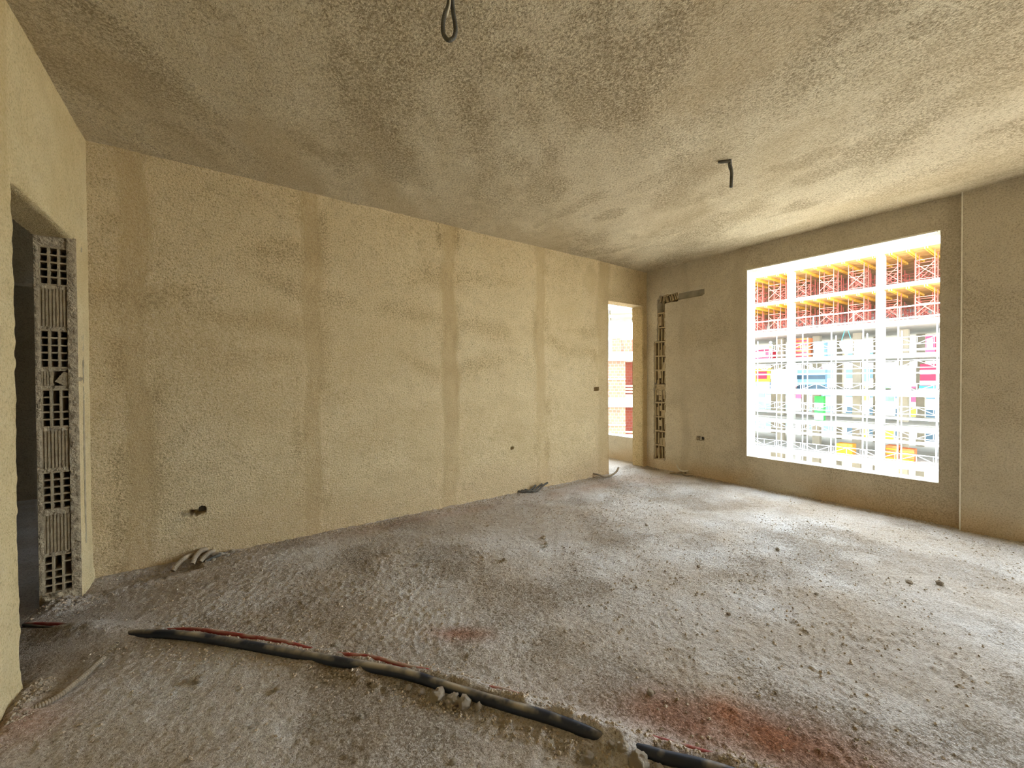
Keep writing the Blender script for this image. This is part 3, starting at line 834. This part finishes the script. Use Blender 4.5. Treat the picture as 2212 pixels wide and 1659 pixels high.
pts = smooth_path([lo(0.003, -0.010, 0.01), lo(0.004, -0.012, -0.035), lo(0.000, -0.012, -0.060), lo(-0.010, -0.012, -0.095)], 8)
MB().tube(pts, 0.0035, 8).build('pale_wire', M['pale'], lp, smooth=True)
mb = MB(); mb.tube(smooth_path([lo(-0.03, 0, 0.004), lo(0.0, 0.0, -0.006), lo(0.03, 0.01, 0.004)], 5), [0.012] * 10 + [0.012], 8); mb.build('mortar_dab', M['mortar'], lp)
st = empty('ceiling_conduit_stub', (2.901, 1.442, H))
tag(st, 'short dark conduit stub dropping from the ceiling towards the window', 'conduit')
pts = smooth_path([lo(-0.006, 0, 0.02), lo(-0.004, 0, -0.03), lo(0.002, 0, -0.06)], 6)
pp, rad = corrug(pts, 0.013, 0.008, 0.2); MB().tube(pp, rad, 12).build('ribbed_collar', M['greyd'], st)
pts = smooth_path([lo(0.002, 0, -0.05), lo(0.008, 0, -0.09), lo(0.006, 0, -0.14), lo(0.004, 0, -0.185)], 6)
MB().tube(pts, 0.0105, 12, hollow=0.6).build('tube', M['greyd'], st, smooth=True)
MB().tube(smooth_path([lo(-0.075, 0.02, 0.0), lo(-0.05, 0.01, -0.006), lo(-0.02, 0, -0.008), lo(0, 0, -0.01)], 5), 0.011, 10).build('ceiling_groove_tube', M['greyd'], st, smooth=True)

# ------------------------------------------------------------------ loose mortar clods and grit
def fh(x, y):
    return float(floor_h(np.array([x]), np.array([y]))[0])
def clod_mesh(seed):
    bm = bmesh.new(); bmesh.ops.create_icosphere(bm, subdivisions=3, radius=1)
    r = random.Random(seed); o = r.random() * 50
    for v in bm.verts:
        c = v.co
        n = float(fbm(np.array([c.x * 1.3 + o]), np.array([c.y * 1.3 + c.z * 2.1]), seed, 3)[0])
        n2 = float(fbm(np.array([c.x * 4.1 + o]), np.array([c.y * 4.1 - c.z * 5.3]), seed + 5, 2)[0])
        v.co = c * (0.40 + 0.95 * n + 0.45 * (n2 - 0.5))
        v.co.z *= 0.75
    me = bpy.data.meshes.new('clod'); bm.to_mesh(me); bm.free()
    me.materials.append(M['clod'])
    return me
clods = [clod_mesh(40 + k) for k in range(5)]
def clod(x, y, r, label, group, k):
    d, sd, _ = (float(q[0]) for q in path_dist(PIPE[2:], np.array([x]), np.array([y])))
    need = 0.0205 + 0.85 * r
    if d < need:                             # slide out square to the pipe until it only touches
        e = 1e-3
        gx = float(path_dist(PIPE[2:], np.array([x + e]), np.array([y]))[0][0]) - d
        gy = float(path_dist(PIPE[2:], np.array([x]), np.array([y + e]))[0][0]) - d
        l = math.hypot(gx, gy) or 1.0
        x += gx / l * (need - d); y += gy / l * (need - d)
    o = inst('mortar_clod', clods[k % 5], None, (x, y, fh(x, y) + r * 0.35), (0, 0, random.random() * 6), (r, r * random.uniform(0.75, 1.1), r))
    tag(o, label, 'clod', group)
big = [(0.700, 1.478, 0.034), (0.738, 1.425, 0.028), (0.765, 1.385, 0.032), (0.66, 1.54, 0.017), (0.80, 1.335, 0.016), (0.72, 1.42, 0.018), (0.625, 1.59, 0.014)]
for k, (x, y, r) in enumerate(big): clod(x, y, r, 'rough mortar clod in the small heap against the black pipe', 'mortar clods heaped against the pipe', k)
for k, (x, y, r) in enumerate([(1.105, 0.835, 0.034), (1.075, 0.88, 0.020), (1.145, 0.795, 0.014), (1.06, 0.915, 0.012), (1.105, 0.815, 0.011)]):
    clod(x, y, r, 'rough mortar clod where sand buries the black pipe', 'mortar clods where the pipe is buried', k + 1)
clod(0.985, 0.945, 0.021, 'lone mortar clod standing off the buried stretch of pipe', None, 2)
for k, (x, y, r) in enumerate([(0.199, 1.905, 0.016), (-0.061, 2.170, 0.024), (0.43, 1.555, 0.012), (0.16, 2.19, 0.012), (0.60, 1.64, 0.010), (-0.11, 2.2, 0.011), (0.35, 1.42, 0.009), (0.62, 1.2, 0.012), (0.1, 1.75, 0.008)]):
    clod(x, y, r, 'small mortar lump on open floor on the pier side of the pipe', 'mortar lumps on the pier side of the pipe', k)
for k, (x, y, r) in enumerate([(0.456, 2.06, 0.012), (1.603, 2.319, 0.018), (2.10, 2.50, 0.024), (2.04, 2.40, 0.016), (2.0, 2.36, 0.014), (3.526, 0.508, 0.022), (3.40, 0.62, 0.018), (0.917, 1.623, 0.012), (1.386, 1.0, 0.014), (2.6, 1.5, 0.014), (3.0, 2.2, 0.014), (1.1, 2.6, 0.018), (2.2, 1.1, 0.012), (1.9, 3.0, 0.014), (3.6, 2.6, 0.016), (3.3, 1.3, 0.016), (1.4, 1.5, 0.010), (0.7, 2.5, 0.012), (2.8, 0.9, 0.013)]):
    clod(x, y, r, 'small mortar lump on open floor on the window side of the pipe', 'mortar lumps on the window side of the pipe', k + 2)

for k, (x, y, r) in enumerate([(0.03, 3.60, 0.022), (0.07, 3.57, 0.016), (-0.01, 3.54, 0.014), (0.05, 3.53, 0.013), (0.10, 3.61, 0.018), (0.0, 3.62, 0.017)]):
    clod(x, y, r, 'mortar lump crumbled round the conduit stubs at the wall foot', 'mortar lumps round the conduit stubs', k + 3)

# uncountable grit: one scattered mesh
def grit(name, n, sampler, r0, r1, label, seed):
    rg = np.random.default_rng(seed)
    xy = sampler(rg, n)
    db, sb, ab = path_dist(PIPE[2:], xy[:, 0], xy[:, 1]); dr, _, _ = path_dist(REDP, xy[:, 0], xy[:, 1])
    xy = xy[(db > 0.027) & (dr > 0.015)]; n = len(xy)            # no crumb inside a pipe
    base = np.array([(0, 0, 1), (1, 0, 0), (0, 1, 0), (-1, 0, 0), (0, -1, 0), (0, 0, -1)], float)
    F = np.array([(0, 1, 2), (0, 2, 3), (0, 3, 4), (0, 4, 1), (5, 2, 1), (5, 3, 2), (5, 4, 3), (5, 1, 4)])
    r = r0 + (r1 - r0) * rg.random(n) ** 3
    z = floor_h(xy[:, 0], xy[:, 1])
    jit = 1 + 0.7 * (rg.random((n, 6, 3)) - 0.5)
    a = rg.random(n) * 6.28; ca, sa = np.cos(a), np.sin(a)
    V = base[None] * jit * r[:, None, None]
    V[..., 2] *= 0.75
    X = V[..., 0] * ca[:, None] - V[..., 1] * sa[:, None]; Y = V[..., 0] * sa[:, None] + V[..., 1] * ca[:, None]
    V = np.stack([X + xy[:, :1], Y + xy[:, 1:], V[..., 2] + (z + r * 0.3)[:, None]], -1).reshape(-1, 3)
    Q = (F[None] + (np.arange(n) * 6)[:, None, None]).reshape(-1, 3)
    o = mesh_np(name, V, Q, M['sand'], None, False)
    tag(o, label, 'grit', kind='stuff')
def s_open(rg, n):
    xy = np.stack([rg.uniform(-0.55, 4.8, n * 3), rg.uniform(0.2, 3.6, n * 3)], -1)
    keep = fbm(xy[:, 0] * 1.5, xy[:, 1] * 1.5, 530, 4) + 0.35 * rg.random(len(xy)) > 0.62
    return xy[keep][:n]
grit('floor_grit', 9000, s_open, 0.0018, 0.0085, 'fine mortar grit scattered over the whole bare floor', 5)
pv = np.array([(p.x, p.y) for p in smooth_path([(x, y, 0) for x, y in PIPE[2:]], 30)])
def s_pipe(rg, n):
    i = rg.integers(0, len(pv) - 1, n)
    t = pv[i + 1] - pv[i]; t /= np.linalg.norm(t, axis=1)[:, None]
    nrm = np.stack([-t[:, 1], t[:, 0]], -1)
    off = np.where(rg.random(n) < 0.6, rg.normal(0.055, 0.022, n), -np.abs(rg.normal(0.05, 0.03, n)) - 0.012)
    return pv[i] + nrm * off[:, None] + rg.normal(0, 0.006, (n, 2))
grit('pipe_side_grit', 5200, s_pipe, 0.0018, 0.009, 'crumbs of sand and mortar banked along both floor pipes', 6)
def s_wall(rg, n):
    a = np.stack([rg.uniform(-0.6, 4.15, n), YB - 0.022 - np.abs(rg.normal(0, 0.045, n))], -1)
    b = np.stack([XR - 0.015 - np.abs(rg.normal(0, 0.03, n // 3)), rg.uniform(0.65, 3.6, n // 3)], -1)
    c = np.stack([rg.normal(-0.66, 0.07, n // 6), rg.normal(3.31, 0.06, n // 6)], -1)
    d = np.stack([XL + 0.012 + np.abs(rg.normal(0, 0.03, n // 10)), rg.uniform(2.25, 2.53, n // 10)], -1)
    c = c[(c[:, 1] < 3.350) & (c[:, 1] > 2.56)]
    return np.concatenate([a, b, c, d])
grit('wall_foot_grit', 2600, s_wall, 0.002, 0.010, 'crumbled plaster lying along the feet of the walls', 8)
# ================================================================== outside
M['conc'] = simple('pale_concrete', (0.48, 0.46, 0.41), 0.9, 0.12, 0.8)
M['conc_in'] = simple('raw_concrete', (0.50, 0.43, 0.31), 0.9, 0.2, 0.6)
M['soffit'] = simple('formwork_board', (0.42, 0.27, 0.10), 0.8, 0.3, 1.5)
M['timber'] = simple('yellow_timber', (0.72, 0.44, 0.06), 0.7, 0.2, 2)
M['steelred'] = simple('red_shoring_steel', (0.55, 0.13, 0.09), 0.6, 0.2, 2)
M['galv'] = simple('galvanised_steel', (0.46, 0.48, 0.50), 0.5, 0.1, 2)
M['earth'] = simple('site_earth', (0.52, 0.465, 0.38), 0.95, 0.2, 0.2)
M['white'] = simple('white_panel', (0.50, 0.52, 0.53), 0.7, 0.05, 1)
M['redp'] = simple('red_panel', (0.55, 0.02, 0.05), 0.6, 0.1, 1)
M['yelp'] = simple('yellow_panel', (0.75, 0.50, 0.03), 0.6, 0.1, 1)
M['cyan'] = simple('turquoise_panel', (0.05, 0.55, 0.58), 0.6, 0.1, 1)
M['blue'] = simple('blue_panel', (0.20, 0.36, 0.60), 0.6, 0.1, 1)
M['green'] = simple('green_panel', (0.06, 0.42, 0.08), 0.6, 0.2, 2)
M['orange'] = simple('orange_plastic', (0.75, 0.30, 0.02), 0.6, 0.1, 2)
M['brickp'] = simple('brick_pack', (0.60, 0.16, 0.05), 0.8, 0.2, 3)
M['glass'] = simple('dark_glass', (0.05, 0.08, 0.10), 0.2, 0.1, 1)
M['pallet'] = simple('pallet_wood', (0.36, 0.30, 0.18), 0.8, 0.15, 3)

MB().box((-60, -80, -9.6), (160, 120, -9.4)).build('ground', M['earth'])
tag(bpy.data.objects['ground'], kind='structure')

# ---- unfinished concrete frame opposite (parallel to the window wall)
XF, XB2 = 45.7, 72.0
YA, YZ = -4.0, 34.0
bld = empty('unfinished_building', (XF, 10, -9.4))
tag(bld, 'unfinished concrete frame building behind the scaffold', 'building')
def bp(mb, name, mat, parent=bld):
    o = mb.build(name, mat, parent)
    if parent is bld: o.matrix_parent_inverse = Matrix.Translation((-XF, -10, 9.4))
    return o
SL = [(11.6, 0.95), (8.62, 0.33), (5.58, 0.36), (2.85, 0.36), (-0.30, 0.42), (-3.2, 0.40), (-6.25, 0.55), (-9.4, 0.2)]
for z, t in SL:
    bp(MB().box((XF, YA, z), (XB2 if z > 5 else 58.2, YZ, z + t)), 'slab', M['conc'])
ycols = [16.95 + 6.7 * k for k in (2, 1, 0, -1, -2, -3)]
for (z, t), (zl, tl) in zip(SL[:-1], SL[1:]):
    for y in ycols:
        bp(MB().box((XF - 0.01, y - 0.26, zl + tl), (XF + 0.65, y + 0.26, z)), 'column', M['conc'])
    if z < 6:
        for xc in (50.8, 57.5):
            for y in [c - 0.5 + 3.35 * h_ for c in ycols for h_ in (0, 1)]:
                bp(MB().box((xc, y - 0.32, zl + tl), (xc + 0.6, y + 0.32, z)), 'column', M['conc_in'])
# formwork soffit boards and yellow joists of the two top storeys
for z, t in SL[:2]:
    for k in range(18):
        x0 = XF + 0.05 + k * 0.85
        bp(MB().box((x0, YA, z - 0.035), (x0 + 0.80, YZ, z + 0.002)), 'soffit_board', M['soffit'])
jm = MB().box((-0.12, -0.04, -0.20), (5.2, 0.04, -0.012)).mesh('formwork_joist', M['timber'])
for si, (z, t) in enumerate(SL[:2]):
    y = 4.2; k = 0
    while y < 28.5:
        yj = y
        for c in ycols:                      # joists lie beside a column, never through it
            if c - 0.46 < y < c + 0.32: yj = c + 0.32 if y > c - 0.07 else c - 0.46
        for dy in (0, 0.14):
            o = inst('formwork_joist', jm, None, (XF, yj + dy, z - 0.02))
            tag(o, 'yellow timber joist under the ' + ('top floor' if si == 0 else 'floor below the top') + ' formwork opposite', 'joist', 'yellow joists under the ' + ('top' if si == 0 else 'second') + ' formwork')
        y += 1.06; k += 1
# red shoring towers
def tower(h):
    r = empty('shoring_tower')
    pm = MB().bar((0, 0, 0), (0, 0, h), 0.036, 6).mesh('post', M['steelred'])
    lm = MB().bar((0, 0, 0), (0, 1.1, 0), 0.032, 4).mesh('ledger', M['steelred'])
    dm = MB().bar((0, 0, 0), (1.2, 0, 0), 0.032, 4).mesh('ledger', M['steelred'])
    bm_ = MB().bar((0, 0, 0.45), (0, 1.1, h - 0.9), 0.026, 4).mesh('brace', M['steelred'])
    bm2 = MB().bar((0, 1.1, 0.45), (0, 0, h - 0.9), 0.026, 4).mesh('brace', M['steelred'])
    for x in (0, 1.2):
        for y in (0, 1.1): inst('post', pm, r, (x, y, 0))
        for z in (0.25, 1.25, h - 0.65): inst('ledger', lm, r, (x, 0, z))
        inst('brace', bm_, r, (x, 0, 0)); inst('brace', bm2, r, (x, 0, 0))
    for y in (0, 1.1):
        for z in (0.25, h - 0.65): inst('ledger', dm, r, (0, y, z))
    return r
for si, ((z, t), (zl, tl)) in enumerate(zip(SL[:2], SL[1:3])):
    h = z - 0.22 - (zl + tl)
    tw = tower(h); first = True
    lab = 'red shoring tower propping the ' + ('top floor' if si == 0 else 'floor below the top') + ' formwork opposite'
    rows = ('along the slab edge', 'in the second row from the slab edge', 'in the third row from the slab edge', 'in the fourth row from the slab edge', 'in the row deepest inside')
    for xi, x in enumerate((46.5, 49.3, 52.1, 54.9, 57.7)):
        for k in range(11):
            y = 4.55 + 2.2 * k + (0.35, 0.9, 0.1, 1.4, 0.6)[xi]
            loc = (x, y, zl + tl)
            if first: tw.location = loc; first = False; o = tw
            else: o = dup(tw, loc)
            tag(o, 'red shoring tower, ' + ('top' if si == 0 else 'second highest') + ' storey, ' + rows[xi], 'shoring', 'red shoring towers of the ' + ('top' if si == 0 else 'second') + ' storey')

# ---- galvanised scaffold along the facade
sc = empty('facade_scaffold', (44.1, 8.76, -9.4))
tag(sc, 'white galvanised facade scaffold with lattice guardrails before the concrete frame', 'scaffold')
def sp(name, me, loc): 
    o = inst(name, me, sc, Vector(loc) - Vector((44.1, 8.76, -9.4))); return o
XS0, XS1 = 44.1, 45.2
ys = [8.76 + 2.185 * k for k in range(-4, 8)]
decks = [3.47, 1.65, -0.17, -2.0, -3.87, -5.70, -7.6]
pole_hi = MB().bar((0, 0, 0), (0, 0, 15.0), 0.048, 6).mesh('standard', M['galv'])
pole_lo = MB().bar((0, 0, 0), (0, 0, 14.4), 0.048, 6).mesh('standard', M['galv'])
for y in ys:
    sp('standard', pole_hi, (XS0, y, -9.4)); sp('standard', pole_lo, (XS1, y, -9.4))
bay = 2.185
deck_m = MB().box((0, 0, -0.10), (XS1 - XS0, bay, 0.0)).mesh('deck', M['galv'])
rail_m = MB().bar((0, 0, 0), (0, bay, 0), 0.045, 6).mesh('ledger', M['galv'])
mb = MB()
for za in (0.36, 0.93): mb.bar((0, 0, za), (0, bay, za), 0.036, 4)
mb.bar((0, 0.02, 0.90), (0, bay / 2, 0.38), 0.028, 4); mb.bar((0, bay - 0.02, 0.90), (0, bay / 2, 0.38), 0.028, 4)
mb.bar((0, bay / 2, 0.36), (0, bay / 2, 0.93), 0.024, 4); mb.bar((0, 0.16, 0.36), (0, 0.16, 0.93), 0.022, 4); mb.bar((0, bay - 0.16, 0.36), (0, bay - 0.16, 0.93), 0.022, 4)
lat_a = mb.mesh('lattice_guardrail', M['galv'])
mb = MB()
for za in (0.36, 0.93): mb.bar((0, 0, za), (0, bay, za), 0.036, 4)
mb.bar((0, 0.02, 0.38), (0, bay / 2, 0.90), 0.028, 4); mb.bar((0, bay - 0.02, 0.38), (0, bay / 2, 0.90), 0.028, 4)
mb.bar((0, bay / 2, 0.36), (0, bay / 2, 0.93), 0.024, 4); mb.bar((0, 0.16, 0.36), (0, 0.16, 0.93), 0.022, 4); mb.bar((0, bay - 0.16, 0.36), (0, bay - 0.16, 0.93), 0.022, 4)
lat_b = mb.mesh('lattice_guardrail', M['galv'])
cross_m = MB().bar((0, 0, 0), (XS1 - XS0, 0, 0), 0.035, 4).mesh('transom', M['galv'])
for di, z in enumerate(decks):
    for i, y in enumerate(ys[:-1]):
        sp('deck', deck_m, (XS0, y, z))
        sp('lattice_guardrail', lat_a if (i + di) % 2 else lat_b, (XS0 - 0.02, y, z))
    for y in ys: sp('transom', cross_m, (XS0, y, z))
for y in ys[:-1]: sp('ledger', rail_m, (XS0, y, 5.37))
# handrail on the third slab
grd = empty('slab_guardrail', (XF - 0.036, 10, 5.70))
tag(grd, 'pale two rail guardrail along the slab edge above the scaffold', 'guardrail')
for y in range(-3, 32, 3): MB().bar((0, y - 10, 0), (0, y - 10, 1.34), 0.05, 4).build('post', M['galv'], grd)
MB().bar((-0.07, -13, 1.29), (-0.07, 21, 1.29), 0.06, 4).build('rail', M['galv'], grd)
MB().bar((-0.09, -13, 0.36), (-0.09, 21, 0.36), 0.09, 4).build('rail', M['galv'], grd)

# ---- things standing in and behind the frame
def block(name, a, b, mat, label, cat, group=None, extra=None):
    base = Vector(((a[0] + b[0]) / 2, (a[1] + b[1]) / 2, a[2]))
    r = empty(name, base)
    A = Vector(a) - base; B = Vector(b) - base
    MB().box(A, B).build('body', mat, r)
    if extra: extra(r, A, B)
    tag(r, label, cat, group); return r
def slats(mat, n=4):
    def f(r, A, B):
        h = (B.z - A.z) / n
        for k in range(n):
            MB().box((A.x - 0.06, A.y - 0.02, A.z + k * h + 0.05), (A.x, B.y + 0.02, A.z + k * h + h * 0.45)).build('slat', mat, r)
    return f
def win(mat):
    def f(r, A, B):
        MB().box((A.x - 0.05, A.y + (B.y - A.y) * 0.2, A.z + (B.z - A.z) * 0.22), (A.x, A.y + (B.y - A.y) * 0.85, A.z + (B.z - A.z) * 0.78)).build('window', mat, r)
    return f
S3t = 2.85 + 0.36; S2t = -0.30 + 0.42; S1t = -3.2 + 0.40; S0t = -6.25 + 0.55
block('site_cabin', (47.2, 19.5, S3t), (49.2, 21.0, S3t + 1.05), M['redp'], 'low red cabin with pale window behind the worker', 'cabin', None, win(M['white']))
block('plastic_crate', (46.2, 12.20, S0t), (47.3, 13.35, S0t + 0.95), M['orange'], 'orange yellow plastic crate standing alone on the lowest slab', 'crate', None, slats(M['yelp'], 4))
for k, (y0, y1, zt) in enumerate(((9.2, 10.0, 1.15), (8.25, 9.1, 1.0))):
    block('brick_pack', (46.6, y0, S0t), (47.6, y1, S0t + zt), M['brickp'], 'orange red pack of bricks on the lowest slab', 'bricks', 'brick packs on the lowest slab', slats(M['orange'], 3))
block('brick_pack', (46.6, 15.75, S3t), (47.8, 17.0, S3t + 1.9), M['brickp'], 'tall orange red brick pack beside the column near the worker', 'bricks', None, slats(M['redp'], 5))
block('barrier_stack', (47.0, 14.6, S3t), (48.0, 15.4, S3t + 1.5), M['blue'], 'blue stacked panels beside the funnel shaped hopper', 'panels', None, slats(M['white'], 2))
block('barrier_stack', (47.0, 14.5, S2t), (47.6, 16.8, S2t + 1.9), M['blue'], 'wide blue panels leaning in the storey level with the window', 'panels', None, slats(M['glass'], 2))
block('barrier_stack', (46.6, 14.5, S1t), (47.2, 15.2, S1t + 2.3), M['green'], 'bright green panel stack one storey below the window', 'panels', None, slats(M['white'], 2))
block('barrier_stack', (46.8, 7.05, S2t), (47.4, 8.0, S2t + 0.45), M['cyan'], 'flat turquoise panel stack under the red panels', 'panels', None, slats(M['white'], 1))
block('barrier_stack', (46.8, 7.05, S2t + 0.445), (47.2, 7.95, S2t + 2.2), M['redp'], 'upright red panels standing on the turquoise stack', 'panels', None, slats(M['white'], 2))
block('site_cabin', (46.8, 7.1, S3t), (47.8, 7.65, S3t + 1.45), M['redp'], 'narrow crimson cabin near the scaffold end one storey up', 'cabin', None, win(M['white']))
for (y0, y1, z0, z1, lab) in ((11.15, 12.1, S3t, S3t + 1.35, 'white board on the slab beside the funnel shaped hopper'), (8.95, 9.6, S3t, S3t + 1.3, 'small white board on the slab of the crimson cabin'), (8.4, 9.6, S2t, S2t + 2.1, 'large white board on the slab of the upright red panels'), (17.3, 18.9, S2t, S2t + 2.0, 'large white board beside the yellow framed hatch')):
    block('white_board', (46.3, y0, z0), (46.45, y1, z1), M['white'], lab, 'board', 'white boards along the slab edges', slats(M['galv'], 2))
fh_ = block('framed_hatch', (46.5, 19.05, 0.85), (46.9, 20.6, 2.25), M['yelp'], 'yellow framed hatch with a red centre near the column', 'hatch', None, win(M['redp']))
MB().box((-0.18, -0.72, S2t - 0.85 - 0.005), (0.18, 0.72, 0.01)).build('base', M['blue'], fh_)
# hopper hanging on two slings from the slab above
hp = empty('concrete_hopper', (46.5, 12.74, 3.33))
tag(hp, 'white funnel shaped concrete hopper on slings by the scaffold', 'hopper')
bm = bmesh.new(); bmesh.ops.create_cone(bm, cap_ends=True, segments=14, radius1=0.09, radius2=0.48, depth=0.8, matrix=Matrix.Translation((0, 0, 0.4)))
bmesh.ops.create_cone(bm, cap_ends=True, segments=14, radius1=0.48, radius2=0.48, depth=0.35, matrix=Matrix.Translation((0, 0, 0.97)))
me = bpy.data.meshes.new('funnel'); bm.to_mesh(me); bm.free(); me.materials.append(M['white']); inst('funnel', me, hp)
for s in (-1, 1): MB().bar((0, 0.4 * s, 1.1), (0, 0.1 * s, 2.26), 0.02, 4).build('sling', M['cyan'], hp)

# ---- worker on the slab
def person(loc, rz):
    r = empty('person', loc, rz)
    tag(r, 'person in a yellow vest and white helmet standing on the slab', 'person')
    def skin(name, verts, edges, rad, mat, parent):
        me = bpy.data.meshes.new(name); me.from_pydata(verts, edges, [])
        o = bpy.data.objects.new(name, me); link(o, parent)
        md = o.modifiers.new('skin', 'SKIN')
        for i, sv in enumerate(me.skin_vertices[0].data):
            sv.radius = (rad[i], rad[i]); sv.use_root = (i == 0)
        o.modifiers.new('sub', 'SUBSURF').levels = 1
        me.materials.append(mat)
        return o
    V = [(0, 0, 0.95), (0, 0, 1.15), (0, 0.02, 1.38), (0, 0.02, 1.50), (0, 0.03, 1.62),
         (-0.19, 0.02, 1.40), (-0.25, 0.02, 1.12), (-0.22, 0.18, 0.95), (0.19, 0.02, 1.40), (0.26, 0.03, 1.12), (0.22, 0.20, 0.98),
         (-0.10, 0, 0.90), (-0.11, 0.02, 0.48), (-0.12, -0.02, 0.09), (-0.12, 0.12, 0.04), (0.10, 0, 0.90), (0.12, 0.05, 0.48), (0.13, 0.0, 0.09), (0.13, 0.14, 0.04)]
    Ed = [(0, 1), (1, 2), (2, 3), (3, 4), (2, 5), (5, 6), (6, 7), (2, 8), (8, 9), (9, 10), (0, 11), (11, 12), (12, 13), (13, 14), (0, 15), (15, 16), (16, 17), (17, 18)]
    Rd = [0.15, 0.14, 0.15, 0.06, 0.10, 0.07, 0.05, 0.04, 0.07, 0.05, 0.04, 0.10, 0.07, 0.05, 0.04, 0.10, 0.07, 0.05, 0.04]
    skin('body', V, Ed, Rd, M['blue'], r)
    skin('vest', [(0, 0, 1.0), (0, 0, 1.2), (0, 0.01, 1.42)], [(0, 1), (1, 2)], [0.175, 0.17, 0.185], M['yelp'], r)
    bm = bmesh.new(); bmesh.ops.create_uvsphere(bm, u_segments=12, v_segments=8, radius=0.135)
    for v in bm.verts:
        v.co.z = max(v.co.z, -0.01)
        if v.co.z <= -0.009: v.co.x *= 1.15; v.co.y *= 1.2
    me = bpy.data.meshes.new('helmet'); bm.to_mesh(me); bm.free(); me.materials.append(M['white']); inst('helmet', me, r, (0, 0.03, 1.65))
    return r
person((46.15, 18.85, S3t), 1.2)

# ---- coloured block of flats beyond the frame
fl = empty('block_of_flats', (86, 22, -9.4))
tag(fl, 'white block of flats with coloured panels seen through the frame', 'building')
MB().box((0, -46, 0), (8, 46, 19.4)).build('wall', M['white'], fl)
rg = random.Random(3)
for zi in range(6):
    for k in range(26):
        y = -40 + k * 3.1
        w = MB().box((-0.08, y, 1.2 + zi * 3.1), (0.02, y + 1.3, 2.7 + zi * 3.1)).build('window', M['glass'], fl)
        if rg.random() < 0.45:
            MB().box((-0.12, y + 1.45, 0.7 + zi * 3.1), (0.02, y + 2.6, 3.1 + zi * 3.1)).build('panel', rg.choice([M['redp'], M['yelp'], M['cyan'], M['blue'], M['green']]), fl)

# ---- brick building seen through the far doorway
mtb, nt, bs = new_mat('red_brickwork')
tc = nt.nodes.new('ShaderNodeTexCoord'); mp = nt.nodes.new('ShaderNodeMapping'); mp.inputs['Rotation'].default_value = (math.radians(90), 0, 0)
nt.links.new(tc.outputs['Object'], mp.inputs[0])
bt = nt.nodes.new('ShaderNodeTexBrick'); nt.links.new(mp.outputs[0], bt.inputs[0])
bt.inputs['Color1'].default_value = (0.33, 0.085, 0.045, 1); bt.inputs['Color2'].default_value = (0.25, 0.055, 0.03, 1); bt.inputs['Mortar'].default_value = (0.28, 0.15, 0.12, 1)
bt.inputs['Scale'].default_value = 1.0; bt.inputs['Mortar Size'].default_value = 0.012; bt.inputs['Brick Width'].default_value = 0.26; bt.inputs['Row Height'].default_value = 0.20
nt.links.new(bt.outputs[0], bs.inputs['Base Color']); bs.inputs['Roughness'].default_value = 0.9
ang = math.radians(39.8)
bb = empty('brick_building', (28 * math.cos(ang), 28 * math.sin(ang), 0.0), ang - math.pi / 2)
tag(bb, 'red brick building with pale slab edges seen through the far doorway', 'building')
# local x runs right along the facade, local y away from us
for z0, z1 in ((5.75, 6.4), (2.42, 3.0), (-0.6, 0.0), (-3.6, -3.0), (-6.6, -6.0), (-9.4, -9.0)):
    MB().box((-5, -0.12, z0), (4, 5, z1)).build('slab', M['conc'], bb)
for z0, z1 in ((0.0, 2.42), (-3.0, -0.6), (-6.0, -3.6), (-9.0, -6.6)):
    MB().box((-5, 0, z0), (0.44, 0.22, z1)).build('brick_wall', mtb, bb)
    MB().box((1.75, 0, z0), (4, 0.22, z1)).build('brick_wall', mtb, bb)
    MB().box((-5, -0.03, z0 + 1.18), (0.44, 0.24, z0 + 1.27)).build('tie_beam', M['conc'], bb)
    MB().box((0.2, 2.4, z0), (4, 2.6, z1)).build('inner_brick_wall', mtb, bb)
    for k in range(4):
        MB().box((0.44, 0.03, z0 + 0.12 + k * 0.20), (1.75, 0.08, z0 + 0.22 + k * 0.20)).build('guard_board', M['pallet'], bb)
    MB().box((0.44, -0.02, z0), (1.75, 0.22, z0 + 0.08)).build('sill', M['conc'], bb)
for k in range(6): MB().box((-5 + k * 1.5, 0.0, 5.55), (-3.55 + k * 1.5, 5, 5.752)).build('soffit_board', M['pallet'], bb)
MB().box((-5, 0.6, 5.35), (4, 0.9, 5.552)).build('edge_beam', M['pallet'], bb)
for x in (-4.5, 3.2): MB().box((x, 0.2, 3.0), (x + 0.4, 0.6, 5.75)).build('column', M['conc'], bb)
MB().box((-0.42, 0.3, 3.0), (0.20, 1.0, 3.92)).build('brick_stack', mtb, bb)
MB().box((0.20, 0.35, 3.0), (2.6, 0.9, 3.85)).build('brick_stack', mtb, bb)
# pale blue-windowed building behind it
pb = empty('pale_building', (40 * math.cos(ang), 40 * math.sin(ang), -9.4), ang - math.pi / 2)
tag(pb, 'pale building with blue windows behind the brick building', 'building')
MB().box((-8, 0, 0), (8, 5, 16.5)).build('wall', M['white'], pb)
for zi in range(5):
    for k in range(7): MB().box((-7 + k * 2.1, -0.06, 1.0 + zi * 3.0), (-5.6 + k * 2.1, 0.02, 2.2 + zi * 3.0)).build('window', M['blue'], pb)
